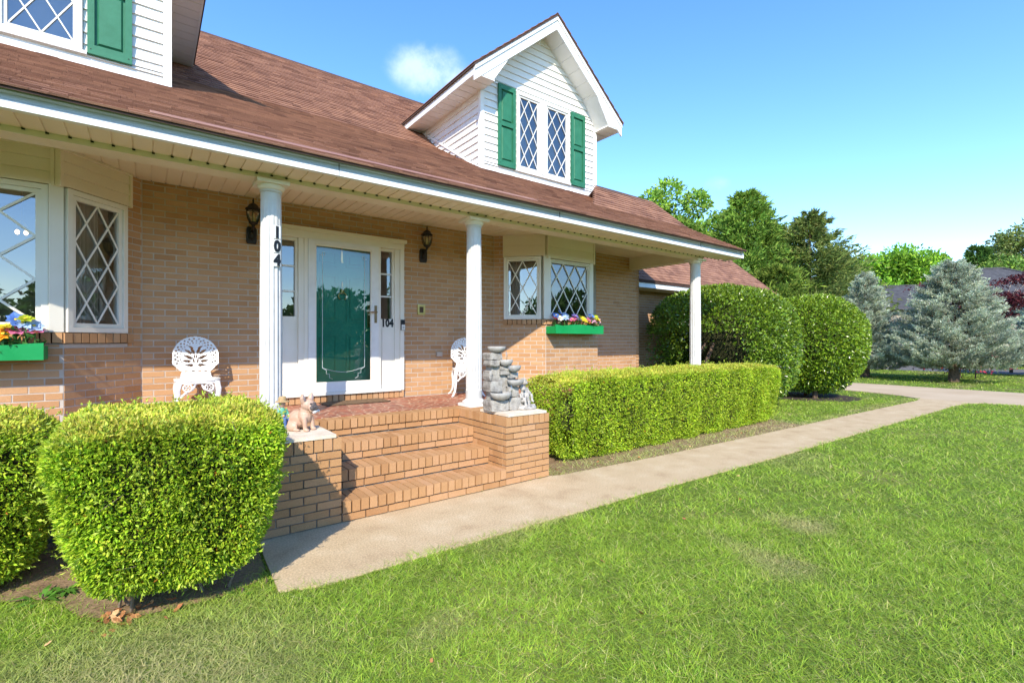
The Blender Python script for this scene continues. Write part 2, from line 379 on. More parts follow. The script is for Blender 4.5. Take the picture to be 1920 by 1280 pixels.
# ------------------------------------------------------------------ the setting
def struct(o): o['kind'] = 'structure'; return o
g = MB(); g.add([(-300, -300, -.016), (400, -300, -.016), (400, 300, -.016), (-300, 300, -.016)], [(0, 1, 2, 3)]); struct(g.build('ground', GROUND))
WALK_NEAR = [(.645, 3.22), (.88, 3.13), (2.3, 3.11), (4.1, 3.08), (6.6, 2.98), (10.5, 2.9), (13.1, 2.83), (15.2, 2.80), (16.0, 2.72), (16.5, 2.5)]
WALK_FAR = [(.665, 3.8), (.70, 4.18), (3.62, 4.12), (3.78, 4.06), (5.3, 3.95), (7.6, 3.87), (10.2, 3.8), (13.1, 3.71), (15.9, 3.62), (16.5, 3.75)]
walk_poly = WALK_NEAR + WALK_FAR[::-1]
struct(MB().prism(walk_poly, 'z', -.12, 0).build('footpath', CONC))
DRIVE_W = [(16.5, 2.5), (16.8, 1.6), (17.0, -8), (17.0, -40)]
drive_poly = [(17.0, -40), (17.0, -8), (16.75, 1.6), (16.505, 2.5), (16.505, 3.75), (17.0, 4.3), (17.3, 5.0), (18.0, 7.3), (18.2, 12), (20.6, 12), (20.8, 6.3), (20.6, 2.2), (20.5, -8), (20.5, -40)]
struct(MB().prism(drive_poly, 'z', -.12, .002).build('driveway', DRIVE))
struct(MB().prism([(30.5, -40), (36.5, -40), (38.5, 14), (42, 40), (36, 40), (32.5, 14)], 'z', -.12, -.004).build('street', ASPH))
# bare soil strip along the house and below the hedges, mulch ring below the clipped shrub
SOILP = [(-6, 4.3), (-1.2, 4.2), (-.75, 4.12), (-.45, 3.95), (-.3, 3.6), (-.1, 3.42), (.32, 3.36), (.56, 3.44), (.64, 3.6), (.7, 5.05), (-6, 5.05)]
struct(MB().add([(x, y, -.009) for x, y in SOILP], [tuple(range(11))]).build('soil_bed', SOIL))
struct(MB().add([(3.64, 4.09, -.009), (5.3, 3.97, -.009), (7.6, 3.89, -.009), (9.6, 3.86, -.009), (9.9, 5.05, -.009), (3.64, 5.05, -.009)], [(0, 1, 2, 3, 4, 5)]).build('soil_bed', SOIL))
mp = [(14.75 + 1.25 * math.cos(t) * (1 + .08 * math.sin(3 * t)), 5.7 + 1.15 * math.sin(t), -.010) for t in np.linspace(0, 2 * math.pi, 28, endpoint=False)]
struct(MB().add(mp, [tuple(range(28))]).build('mulch_bed', MULCH))

# ------------------------------------------------------------------ the house
YW, ZP, ZC = 6.56, .723, 3.265          # main wall, porch floor, porch ceiling
YB = 5.95                                # front of the bays
house = wthing('brick_house', 'tan brick house with brown shingle roof, white columned porch and two white dormers', 'house', (4.0, 6.56, 0))
RT2 = math.sqrt(.5)
# walls: (origin, direction, s0, s1, holes)
AR, BR_, CR, DR_ = (4.59, YW), (5.20, YB), (6.42, YB), (7.03, YW)
AL, BL_, CL, DL = (-.04, YW), (-.60, YB), (-2.35, YB), (-2.95, YW)
def seg(p, q): L = math.hypot(q[0] - p[0], q[1] - p[1]); return p, ((q[0] - p[0]) / L, (q[1] - p[1]) / L), L
DOOR = (1.26, 2.97, .825, 2.98)
oL, dL, lL = seg(BL_, AL); oR, dR, lR = seg(AR, BR_)
wallspec = [
    ('front', AL, (1, 0), 0, AR[0] - AL[0], [(DOOR[0] - AL[0], DOOR[1] - AL[0], .0, DOOR[3])], ZC),
    ('east', DR_, (1, 0), 0, 8.36 - DR_[0], [], ZC),
    ('baybL', oL, dL, 0, lL, [(-.1, .65, 1.5, 3.4)], ZC),
    ('bayfL', CL, (1, 0), 0, BL_[0] - CL[0], [(-.1, 2.4, 1.5, 3.4)], 1.5),
    ('baybL2', DL, (.707, -.707), 0, .85, [], ZC),
    ('west', (-6.5, YW), (1, 0), 0, DL[0] + 6.5, [], ZC),
    ('baybR', oR, dR, 0, lR, [(.168, 1.2, 1.795, 3.4)], ZC),
    ('bayfR', BR_, (1, 0), 0, CR[0] - BR_[0], [(-.1, 2, 1.795, 3.4)], 1.795),
    ('baybR2', CR, (RT2, RT2), 0, .86, [(-.1, .7, 1.795, 3.4)], ZC),
]
wall = MB(); allb = []
for nm, o_, d_, a, b, hl, zt in wallspec:
    wallslab(wall, o_, d_, a, b, .3, zt, hl); allb += lay(o_, d_, a, b, ZP, zt, hl, start=0)
wallo = wall.build('wall', MORTAR, house)
# brick sills under the bay windows and the door
allb += rowlock(oL, dL, -.02, .70, 1.505, 1.605, proud=.03, dep=.12); allb += rowlock(CL, (1, 0), 0, BL_[0] - CL[0], 1.505, 1.605, proud=.03, dep=.12)
allb += rowlock(oR, dR, .15, lR + .01, 1.80, 1.885, proud=.03, dep=.12); allb += rowlock(BR_, (1, 0), 0, CR[0] - BR_[0], 1.80, 1.885, proud=.03, dep=.12)
allb += rowlock((DOOR[0], YW), (1, 0), 0, DOOR[1] - DOOR[0], ZP, .82, proud=.06, dep=.15)
def brick_seen(p):
    x, y, z = p[:3]; return z > 1.03 and not (p[0] < -.05 and y > 6.5) and (x < 8.4)
pieces(allb, 'brick', BRICK, wallo, 300, brick_seen)
sidewall = MB(); wallslab(sidewall, (8.36, YW), (0, 1), 0, 5.0, 0, 4.2)
sw = sidewall.build('wall', MORTAR, house); pieces(lay((8.36, YW), (0, 1), 0, 1.4, 0, ZC), 'brick', BRICK, sw, 0)
bx('foundation', (-6.5, 5.13, -.1), (8.3, YW - .001, ZP - .06), STEPMORTAR, house)
# inside of the house behind the windows
inn = MB(); inn.box((-6.4, 9.6, .6), (8.2, 9.7, 3.4)); inn.box((-6.4, 5.9, .62), (8.2, 9.6, .70)); inn.box((-6.4, 6.7, 3.30), (8.2, 9.6, 3.36))
inn.box((1.0, 6.72, .7), (1.08, 9.6, 3.3)); inn.box((3.9, 6.72, .7), (3.98, 9.6, 3.3)); inn.box((1.0, 7.4, .7), (3.9, 7.45, 3.3)); inn.build('interior_wall', INTERIOR, house)
# porch floor, front edge and steps
bx('porch_floor', (-6.5, 5.24, ZP - .05), (8.3, YW - .07, ZP), PORCHF, house)
pf = MB(); pf.box((-6.5, 5.075, -.1), (8.28, 5.13, ZP - .012)); pfo = pf.build('porch_edge', STEPMORTAR, house)
pb = rowlock((-1.5, 5.06), (1, 0), 0, 2.81, ZP - .105, ZP); pb += rowlock((1.31, 5.06), (1, 0), 0, 1.71, ZP - .105, ZP, proud=.02); pb += rowlock((3.02, 5.06), (1, 0), 0, 5.2, ZP - .105, ZP)
pb += lay((1.31, 5.06), (1, 0), 0, 1.71, ZP - .105 - CH, ZP - .105); pb += lay((3.65, 5.06), (1, 0), 0, 4.6, 0, ZP - .105)
pieces(pb, 'brick', STEPBRICK, pfo, 60, lambda p: 1.3 < p[0] < 3.1 and p[2] > .5)
ST = ZP / 4
st = MB(); sb = []
for k in range(3):
    y0 = 4.095 + .32 * k; zt = ST * (k + 1); st.box((1.312, y0 + .012, -.05), (3.018, 5.08, zt - .012 + .0005 * k))
    sb += lay((1.31, y0), (1, 0), .0, 1.71, ST * k + .004, zt - .105, proud=.004, start=k)
    sb += rowlock((1.31, y0), (1, 0), .0, 1.71, zt - .105, zt, proud=.014, dep=.21)
    sb += rowlock((1.31, y0 + .205), (1, 0), .0, 1.71, zt - .105, zt - .001, proud=0, dep=.115, w=.0775)
sto = st.build('front_steps', STEPMORTAR, house); pieces(sb, 'brick', STEPBRICK, sto, 220)
for x0, x1, faces in ((.70, 1.31, 'R'), (3.02, 3.63, 'L')):
    pm = MB(); pm.box((x0 + .012, 4.107, -.05), (x1 - .012, 5.07, ZP - .012)); po = pm.build('pier', STEPMORTAR, house)
    q = lay((x0, 4.095), (1, 0), 0, x1 - x0, .005, ZP - .105, proud=0); q += rowlock((x0, 4.095), (1, 0), 0, x1 - x0, ZP - .105, ZP, proud=.004)
    if faces == 'R': q += lay((x1, 4.095), (0, 1), .065, .96, .005, ZP - .105, proud=0, start=1); q += rowlock((x1, 4.095), (0, 1), .19, .96, ZP - .105, ZP, proud=.004, dep=.19)
    else: q += lay((x0, 5.06), (0, -1), 0, .90, .005, ZP - .105, proud=0, start=1); q += rowlock((x0, 5.06), (0, -1), 0, .77, ZP - .105, ZP, proud=.004, dep=.19)
    # the far side and the flat top
    if faces == 'L': q += lay((x1, 4.095), (0, 1), .065, .96, .005, ZP - .105, proud=0, start=1)
    for j in range(3): q += rowlock((x0 + .20, 4.40 + .2 * j), (1, 0), 0, .22, ZP - .105, ZP, proud=0, dep=.19)
    pieces(q, 'brick', STEPBRICK, po, 140, lambda p: True)
    cap = MB().box((x0 + (.03 if x0 > 2 else .05), 4.085, ZP + .001), (x1 - .05, 4.63, ZP + .028)).build('cap_slab', CAPST, po)
# porch ceiling, eave soffit, beam, fascia
XE = 9.0
bx('porch_ceiling', (-6.5, 5.2, ZC + .013), (8.3, YW - .1, ZC + .03), CREAM, house)
pc = bpy.data.objects['porch_ceiling']
PWID = .128
def panel_mesh(nm, y0, y1, m):
    b = MB(); w = PWID
    b.prism([(0, 0), (w - .012, 0), (w - .008, .008), (w, .008), (w, .012), (0, .012)], 'y', y0, y1); return b.mesh(nm, m)
pmi = panel_mesh('ceiling_panel', 5.205, YW - .003, CREAM); pmo = panel_mesh('soffit_panel', 4.655, 5.0, CREAM)
def rowof(me, nm, x0, x1, z, par):
    n = int((x1 - x0) / PWID)
    for i in range(n): link(bpy.data.objects.new(nm, me), par, (x0 + i * PWID, 0, z))
rowof(pmi, 'ceiling_panel', -2.0, 8.2, ZC, pc)
sof = bx('soffit', (-6.5, 4.64, 3.104), (XE - .03, 5.0, 3.12), CREAM, house); rowof(pmo, 'soffit_panel', -2.0, XE - .15, 3.09, sof)
vent = MB()
for i in range(88): vent.box((-2.0 + i * PWID - .012, 4.985, 3.078), (-2.0 + i * PWID + .008, 4.999, 3.0885))
vent.build('soffit_clip', BLACK, sof)['kind'] = 'stuff'
bm_ = MB(); bm_.box((-6.5, 5.0, 3.045), (8.25, 5.2, 3.30)); bm_.build('beam', CREAMTRIM, house)
bx('beam', (8.03, 5.201, 3.02), (8.23, YW - .01, 3.2645), CREAMTRIM, house)
fp = [(4.655, 3.088), (4.628, 3.085), (4.622, 3.088), (4.622, 3.132), (4.640, 3.138), (4.640, 3.150), (4.634, 3.158), (4.630, 3.185), (4.634, 3.2), (4.655, 3.2)]
fp = [(4.68, 3.088), (4.628, 3.085), (4.622, 3.088), (4.622, 3.134), (4.68, 3.136)]; fa = MB(); fa.prism(fp, 'x', -6.5, XE - .02); fo = fa.build('fascia', FASCIA, house)
EAVESHADE = mat('eave_shade_grey', [(.36, .42, .44), (.44, .49, .51)], .35, 3)  # grey-blue puts the shingle overhang's shade into the colour of the white eave trim
MB().prism([(4.70, 3.1365), (4.645, 3.1365), (4.645, 3.150), (4.655, 3.156), (4.655, 3.196), (4.63, 3.206), (4.63, 3.221), (4.70, 3.255)], 'x', -6.5, XE - .021).build('eave_moulding', EAVESHADE, house)
MB().prism([(4.64, 3.085), (4.64, 3.2), (5.02, 3.42), (5.02, 3.085)], 'x', XE - .045, XE - .02).build('fascia_return', FASCIA, house)
jn = MB()
for x in (1.45, 4.28, 7.55): jn.box((x, 4.6205, 3.09), (x + .004, 4.63, 3.204))
jn.build('fascia_joint', BLACK, fo)
COLW = mat('column_paint', [(.54, .535, .52), (.64, .635, .62)], .5, 3, fine=.04, fscale=12)
# columns
def column(x, y):
    c = link(bpy.data.objects.new('column', None), house, (x, y, ZP)); c.empty_display_size = .1
    fl = lambda t, z: 1 - .15 * (1 - abs(math.sin(t * 7 + .3))) ** 1.6 if .2 < z < 2.20 else 1
    top = 3.045 - ZP
    prof = [(.103, .07), (.103, .195), (.100, .21), (.100, .5), (.099, 1.1), (.094, 1.7), (.090, top - .11), (.089, top - .108), (.098, top - .10), (.098, top - .085)]
    MB().lathe(prof, n=280, fl=fl).build('shaft', COLW, c, (x, y, ZP), smooth=False)
    b = MB(); b.box((-.145, -.145, 0), (.145, .145, .035)); b.lathe([(.138, .035), (.145, .045), (.145, .06), (.125, .072), (.112, .08), (.104, .092)], n=40); b.build('base', WHITE, c, (x, y, ZP))
    t = MB(); t.lathe([(.092, top - .085), (.112, top - .07), (.12, top - .05), (.12, top - .035)], n=40); t.box((-.14, -.14, top - .035), (.14, .14, top - .001)); t.build('capital', TRIM, c, (x, y, ZP))
    return c
YCOL = 5.10
cols = [column(x, YCOL) for x in (.955, 3.265, 8.14)]
# house numbers
def text_mesh(ch, h, m, depth=.004, bold=.012):
    cu = bpy.data.curves.new('digit', 'FONT'); cu.body = ch; cu.size = h / .7; cu.extrude = depth; cu.offset = bold * h / .1 * .5; cu.align_x = 'CENTER'; cu.resolution_u = 3
    o = bpy.data.objects.new('tmp', cu); C.objects.link(o); bpy.context.view_layer.update()
    me = bpy.data.meshes.new_from_object(o.evaluated_get(bpy.context.evaluated_depsgraph_get())); bpy.data.objects.remove(o); me.materials.append(m); return me
ang = R(12)
for i, ch in enumerate('104'):
    zc = 2.56 - i * .132; px, py = .955 + .104 * math.sin(ang) + .012, YCOL - .104 * math.cos(ang)
    t = link(bpy.data.objects.new('number_tile', MB().box((-.032, -.002, -.062), (.032, .006, .062)).mesh('number_tile', WHITE)), cols[0], (px, py, zc)); t.rotation_euler = (0, 0, ang)
    d = link(bpy.data.objects.new('digit', text_mesh(ch, .10, INK, .002, .016)), cols[0], (px + .005 * math.sin(ang), py - .005 * math.cos(ang), zc - .05)); d.rotation_euler = (R(90), 0, ang); d.scale = (.82, 1, 1)

# ---------------------------------------------------------------- windows
def frame_boxes(b, w, h, t, d0, d1):
    """rectangular frame ring in local coordinates: x along the wall, y depth, z up"""
    b.box((0, d0, 0), (w, d1, t)); b.box((0, d0, h - t), (w, d1, h)); b.box((0, d0, t), (t, d1, h - t)); b.box((w - t, d0, t), (w, d1, h - t)); return b
def lattice(par, w, h, nx, nz, y, m, thick=.016, locfix=None):
    """diamond glazing bars, each a bar of its own, cut to the opening"""
    sx, sz = w / nx, h / nz; segs = []
    for sgn in (1, -1):
        for k in range(-nz * 2 - 2, nx * 2 + nz * 2 + 2):
            # line x/sx - sgn*z/sz = k/1 with half offset
            pts = []
            for t in np.linspace(0, 1, 2): pass
            c = k + (.5 if False else 0)
            # param by z
            z0, z1 = 0., h; x0 = (c + (sgn * z0 / sz)) * sx; x1 = (c + (sgn * z1 / sz)) * sx
            # clip in x
            lo, hi = 0., 1.
            dx = x1 - x0
            for bound, s_ in ((0, 1), (w, -1)):
                f0, f1 = s_ * (x0 - bound), s_ * (x1 - bound)
                if f0 < 0 and f1 < 0: lo, hi = 1, 0
                elif f0 < 0: lo = max(lo, f0 / (f0 - f1))
                elif f1 < 0: hi = min(hi, f0 / (f0 - f1))
            if hi - lo > .03: segs.append(((x0 + dx * lo, z0 + (z1 - z0) * lo), (x0 + dx * hi, z0 + (z1 - z0) * hi), sgn))
    out = []
    for p, q, sg in segs:
        L = math.hypot(q[0] - p[0], q[1] - p[1]); a = math.atan2(q[1] - p[1], q[0] - p[0]); yy = y + (.002 if sg > 0 else 0)
        M = Matrix.Translation((p[0], yy, p[1])) @ Matrix.Rotation(-a, 4, 'Y')
        out.append(MB().box((0, -.004, -thick / 2), (L, .004, thick / 2), M))
    return out
def window(org, ang, z0, w, h, t, nx, nz, trim=TRIM, barm=TRIM, glass=GLASS, tw=.016, depth=.09, parent=None, curtain=False):
    """framed window with inner sash ring, glass and diamond bars; org is the lower left corner on the wall line"""
    wo_ = link(bpy.data.objects.new('window', frame_boxes(MB(), w, h, t * .55, -.03, depth).mesh('window', trim)), parent or house, (org[0], org[1], z0))
    wo_.rotation_euler = (0, 0, ang)
    def sub(nm, b, m):
        o = bpy.data.objects.new(nm, b.mesh(nm, m)); C.objects.link(o); o.parent = wo_; return o
    e = t * .55 + .002; s = MB(); ww, hh = w - 2 * e, h - 2 * e; frame_boxes(s, ww, hh, t * .45, -.012, .03); o = sub('sash', s, trim); o.location = (e, 0, e)
    g0 = t + .002; gw, gh = w - 2 * g0, h - 2 * g0
    gl = MB().add([(0, .012, 0), (gw, .012, 0), (gw, .012, gh), (0, .012, gh)], [(0, 1, 2, 3)]); o = sub('pane', gl, glass); o.location = (g0, 0, g0)
    for b in lattice(wo_, gw, gh, nx, nz, -.001, barm, tw):
        o = sub('glazing_bar', b, barm); o.location = (g0, 0, g0)
    if curtain:
        pts = []; n = 40
        for i in range(n + 1):
            x = gw * (.0 + curtain * i / n); pts.append((x, .16 + .018 * math.sin(i * 1.3) + .01 * math.sin(i * .53)))
        v = [(p[0], p[1], -.1) for p in pts] + [(p[0], p[1], gh + .1) for p in pts]; o = sub('curtain', MB().add(v, [(i, i + 1, n + 2 + i, n + 1 + i) for i in range(n)]), CURTAIN); o.location = (g0, 0, g0)
    return wo_
aL = math.atan2(dL[1], dL[0]); aR = math.atan2(dR[1], dR[0])
def on(o_, d_, s): return (o_[0] + d_[0] * s, o_[1] + d_[1] * s)
window(on(oL, dL, .015), aL, 1.608, .615, 1.31, .085, 2, 3, curtain=.9)
window((-2.22, YB), 0, 1.608, 1.52, 1.31, .08, 3, 3, tw=.02)
window(on(oR, dR, .172), aR, 1.888, .615, 1.025, .07, 2, 2, curtain=.45)
window((5.25, YB), 0, 1.888, .96, .985, .05, 3, 2)
# corner posts and siding skirts over the bay windows
def post(x, y, z0, z1, w, ang):
    M = Matrix.Translation((x, y, 0)) @ Matrix.Rotation(ang, 4, 'Z'); MB().box((-w / 2, -.03, z0), (w / 2, w, z1), M).build('corner_post', TRIM, house)
post(-.655, YB - .002, 1.608, 2.925, .10, R(22)); post(5.215, YB + .0, 1.888, 2.925, .11, -R(22)); post(6.25, YB + .01, 1.888, 2.925, .09, 0); post(-2.30, YB, 1.608, 2.925, .1, 0)
def skirt(o_, d_, s0, s1, z0, z1, m, n=3, out=.035):
    sk = link(bpy.data.objects.new('siding_skirt', None), house, (0, 0, 0)); nx, ny = d_[1], -d_[0]; h = (z1 - z0) / n
    def P(s, f, z): return (o_[0] + d_[0] * s + nx * f, o_[1] + d_[1] * s + ny * f, z)
    for i in range(n):
        a, b = z0 + i * h, z0 + (i + 1) * h; v = []
        for s in (s0, s1): v += [P(s, -.02, a), P(s, out, a), P(s, out - .012, b - .001), P(s, -.02, b - .001)]
        MB().add(v, [(0, 1, 2, 3)[::-1], (4, 5, 6, 7), (0, 4, 5, 1)[::-1], (1, 5, 6, 2)[::-1], (2, 6, 7, 3)[::-1]]).build('siding_slat', m, sk)
    for s in (s0, s1):
        v = [P(s - .014, -.02, z0 - .01), P(s + .014, -.02, z0 - .01), P(s + .014, out + .008, z0 - .01), P(s - .014, out + .008, z0 - .01)]; v += [(p[0], p[1], z1) for p in v]
        MB().add(v, [(0, 1, 2, 3), (7, 6, 5, 4), (0, 4, 5, 1), (1, 5, 6, 2), (2, 6, 7, 3), (3, 7, 4, 0)]).build('corner_trim', m, sk)
    v = [P(s0, -.02, z1 - .0), P(s1, -.02, z1), P(s1, out + .012, z1), P(s0, out + .012, z1)]; v += [(p[0], p[1], z1 - .022) for p in v]
    MB().add(v, [(0, 1, 2, 3), (7, 6, 5, 4), (0, 4, 5, 1), (1, 5, 6, 2), (2, 6, 7, 3), (3, 7, 4, 0)]).build('top_trim', m, sk)
skirt(oL, dL, -.05, .66, 2.925, ZC - .002, CREAM); skirt(CL, (1, 0), 0, 1.68, 2.925, ZC - .002, CREAM)
skirt(oR, dR, .172, .84, 2.92, ZC - .002, CREAM, 2); skirt(BR_, (1, 0), .02, 1.10, 2.885, ZC - .002, CREAM, 2)
# ---------------------------------------------------------------- entrance
ent = link(bpy.data.objects.new('door_surround', None), house, (2.115, YW, .82))
b = MB(); x0, x1, z0, z1 = DOOR
b.box((x0 + .001, 6.50, z0), (x0 + .06, 6.72, z1 - .14)); b.box((x1 - .06, 6.50, z0), (x1 - .001, 6.72, z1 - .14)); b.box((x0 + .001, 6.495, z1 - .14), (x1 - .001, 6.72, z1 - .05)); b.box((x0 - .03, 6.47, z1 - .05), (x1 + .03, 6.72, z1 - .001))
b.box((x0 + .06, 6.47, z0 - .003), (x1 - .06, 6.72, z0 + .035)); b.build('door_casing', TRIM, ent)
b = MB(); b.box((1.535, 6.505, z0 + .035), (1.60, 6.72, z1 - .14)); b.box((1.60, 6.49, z0 + .035), (1.645, 6.72, z1 - .14)); b.box((2.585, 6.495, z0 + .035), (2.615, 6.72, z1 - .14)); b.box((2.835, 6.525, z0 + .035), (2.909, 6.72, z1 - .14))
b.build('door_post', TRIM, ent)
for xa, xb in ((1.321, 1.534), (2.616, 2.834)):
    q = MB(); q.box((xa, 6.545, z0 + .035), (xb, 6.60, 1.84)); q.box((xa, 6.545, 2.80), (xb, 6.60, z1 - .14)); q.box((xa, 6.545, 1.84), (xa + .018, 6.60, 2.80)); q.box((xb - .03, 6.545, 1.84), (xb, 6.60, 2.80))
    q.box((xa + .035, 6.539, z0 + .10), (xb - .035, 6.545, 1.70)); q.build('sidelight', TRIM, ent)
    MB().add([(xa + .018, 6.585, 1.84), (xb - .03, 6.585, 1.84), (xb - .03, 6.585, 2.80), (xa + .018, 6.585, 2.80)], [(0, 1, 2, 3)]).build('pane', GLASS, ent)
    for zz in (2.16, 2.48): bx('glazing_bar', (xa + .018, 6.57, zz - .011), (xb - .03, 6.582, zz + .011), WHITE, ent)
sd = link(bpy.data.objects.new('storm_door', None), house, (2.115, 6.51, .86))
b = MB(); X0, X1, Z0, Z1 = 1.648, 2.582, .862, 2.838
b.box((X0, 6.485, Z0), (X1, 6.525, Z0 + .115)); b.box((X0, 6.485, Z1 - .06), (X1, 6.525, Z1)); b.box((X0, 6.485, Z0 + .115), (X0 + .085, 6.525, Z1 - .06)); b.box((X1 - .10, 6.485, Z0 + .115), (X1, 6.525, Z1 - .06)); b.build('door_frame', WHITE, sd)
ga, gb, gc, gd = X0 + .085, X1 - .10, Z0 + .115, Z1 - .06
q = MB(); q.box((ga, 6.492, gc), (gb, 6.50, gc + .018)); q.box((ga, 6.492, gd - .018), (gb, 6.50, gd)); q.box((ga, 6.492, gc + .018), (ga + .016, 6.50, gd - .018)); q.box((gb - .016, 6.492, gc + .018), (gb, 6.50, gd - .018)); q.build('glass_bead', TRIM, sd)
MB().add([(ga, 6.507, gc), (gb, 6.507, gc), (gb, 6.507, gd), (ga, 6.507, gd)], [(0, 1, 2, 3)]).build('pane', DGLASS, sd)
bx('bottom_sweep', (X0, 6.488, Z0 - .012), (X1, 6.52, Z0 - .001), BLACK, sd)
# etched border line in the glass
e = .095; cx_ = (ga + gb) / 2; yb = 6.504
arc = [(ga + e + (gb - ga - 2 * e) * t, yb, gc + .20 - .06 * math.sin(math.pi * t)) for t in np.linspace(0, 1, 15)]
q = MB(); q.tube([(ga + e, yb, gd - .11), (ga + e, yb, gc + .20)], .0028, 5); q.tube([(gb - e, yb, gd - .11), (gb - e, yb, gc + .20)], .0028, 5); q.tube(arc, .0028, 5)
for s, xx in ((1, ga + e), (-1, gb - e)):
    q.tube([(xx - s * .03, yb, gd - .13), (xx + s * .03, yb, gd - .13), (xx + s * .03, yb, gd - .09), (xx, yb, gd - .09), (xx, yb, gd - .16)], .0024, 5)
    q.tube([(xx, yb, gc + .2), (xx + s * .05, yb, gc + .17), (xx + s * .05, yb, gc + .12), (xx + s * .09, yb, gc + .12), (xx + s * .09, yb, gc + .07), (xx + s * .13, yb, gc + .05)], .0024, 5)
q.build('etched_border', mat('etched_glass', [(.5, .6, .6), (.65, .72, .72)], .3, 30), sd)
hd = MB(); hd.box((X1 - .062, 6.474, 1.78), (X1 - .028, 6.485, 2.02)); hd.tube([(X1 - .045, 6.475, 1.93), (X1 - .045, 6.44, 1.93), (X1 - .06, 6.435, 1.93), (X1 - .16, 6.437, 1.925)], [.012, .011, .011, .008], 8); hd.build('handle', BRONZE, sd)
# green inner door with six panels
dr = MB(); D0, D1 = 1.66, 2.57; dr.box((D0, 6.63, .865), (D1, 6.67, 2.835)); dro = dr.build('front_door', DOORG, house)
for (px0, px1) in ((D0 + .12, 2.115 - .06), (2.115 + .06, D1 - .12)):
    for (pz0, pz1) in ((1.08, 1.62), (1.78, 2.42), (2.53, 2.73)):
        p = MB(); ring = frame_boxes(MB(), px1 - px0, pz1 - pz0, .03, 6.618, 6.632)
        o = ring.build('panel_moulding', DOORG, dro, (px0, 0, pz0)); bx('door_panel', (px0 + .05, 6.612, pz0 + .05), (px1 - .05, 6.632, pz1 - .05), DOORG, dro)
kn = MB(); kn.ell((2.115, 6.60, 2.20), (.028, .018, .04)); kn.tube([(2.115 + .055 * math.sin(t), 6.59, 2.18 - .085 * (1 - math.cos(t)) * .55) for t in np.linspace(-2.6, 2.6, 19)], .009, 7); kn.ell((2.115, 6.60, 2.29), (.012, .012, .05)); kn.build('knocker', BRASS, dro, smooth=True)
hk = MB(); hk.box((2.10, 6.606, 2.60), (2.125, 6.612, 2.84)); hk.box((2.10, 6.59, 2.585), (2.125, 6.612, 2.60)); hk.build('wreath_hook', BRASS, dro)
lk = MB(); lk.box((D1 - .10, 6.605, 1.72), (D1 - .05, 6.63, 2.08)); lk.ell((D1 - .075, 6.58, 1.80), (.028, .03, .028)); lk.build('lock_plate', BRASS, dro)
# numbers on the right sidelight panel
for i, ch in enumerate('104'):
    o = link(bpy.data.objects.new('digit', text_mesh(ch, .105, INK, .0007, .014)), ent, (2.672 + .060 * i, 6.541, 1.735)); o.rotation_euler = (R(90), 0, 0); o.scale = (.78, 1, 1)
# ---------------------------------------------------------------- roofs
EY, EZ, M1, CY_, M2, RY = 4.575, 3.218, .535, 8.6, .80, 11.7      # eave, lower pitch, crease, upper pitch, ridge
def roofz(y): return EZ + M1 * (y - EY) if y < CY_ else EZ + M1 * (CY_ - EY) + M2 * (y - CY_)
def roofy(z):
    zc = EZ + M1 * (CY_ - EY); return EY + (z - EZ) / M1 if z < zc else CY_ + (z - zc) / M2
RZ = roofz(RY)
_shm = {}
def shingle_mesh():
    if 'a' not in _shm:
        # butt edge proud, head tucked under the next course: unit width along x, exposure along y
        v = [(0, 0, .002), (1, 0, .002), (1, 0, .019), (0, 0, .019), (1, 1.15, .003), (0, 1.15, .003)]
        _shm['a'] = MB().add(v, [(0, 1, 2, 3), (3, 2, 4, 5), (1, 4, 2), (0, 3, 5)]).mesh('shingle', ROOFM)
    return _shm['a']
def shingles(part, x0, x1, segs, keep, ex=.114):
    """courses of tabs over the sloping strips segs [(y0,z0,y1,z1)...]"""
    lst = []
    for (y0, z0, y1, z1) in segs:
        L = math.hypot(y1 - y0, z1 - z0); n = int(round(L / ex)); e = L / n; a = math.atan2(z1 - z0, y1 - y0)
        for i in range(n):
            xs = x0(y0 + (y1 - y0) * i / n) if callable(x0) else x0; x = xs - rnd.uniform(0, .25)
            while x < x1:
                w = rnd.choice((.10, .14, .17, .21, .26, .33)); xa, xb = max(x, xs), min(x + w, x1)
                if xb - xa > .03: lst.append((xa, y0 + (y1 - y0) * i / n, z0 + (z1 - z0) * i / n, a, xb - xa - .002, e, rnd.uniform(.75, 1.1)))
                x += w
    def score(p):
        u, v = screen(p[0] + p[4] / 2, p[1], p[2])
        if not (-20 < u < 1940 and -20 < v): return 0
        return p[4] / depth_of(p[0], p[1]) ** 2
    order = sorted(range(len(lst)), key=lambda i: -score(lst[i])); own = set(i for i in order[:keep] if score(lst[i]) > 0); me = shingle_mesh()
    for i in own:
        p = lst[i]; o = link(bpy.data.objects.new('shingle', me), part, p[:3]); o.rotation_euler = (p[3], 0, 0); o.scale = (p[4], p[5], p[6])
    A = np.array([lst[i] for i in range(len(lst)) if i not in own]); tv = np.array([tuple(v.co) for v in me.vertices]); n = len(A)
    v = tv[None] * A[:, None, [4, 5, 6]]; ca, sa = np.cos(A[:, 3])[:, None], np.sin(A[:, 3])[:, None]
    V = np.stack([v[:, :, 0], v[:, :, 1] * ca - v[:, :, 2] * sa, v[:, :, 1] * sa + v[:, :, 2] * ca], -1) + A[:, None, :3]
    tri = np.array([(0, 1, 2), (0, 2, 3), (3, 2, 4), (3, 4, 5), (1, 4, 2), (0, 3, 5)]); F = (tri[None] + np.arange(n)[:, None, None] * 6).reshape(-1, 3)
    o = npmesh('shingle_courses', V, F, ROOFM, part); o['kind'] = 'stuff'
XW = 7.19                                  # the taller roof ends here, the lower wing goes on to the east
ZCR = roofz(CY_)
def slab(b, x0, x1, prof, th):
    """roof deck: profile (y,z) points, thickness downwards"""
    b.prism([(y, z) for y, z in prof] + [(y, z - th) for y, z in reversed(prof)], 'x', x0, x1); return b
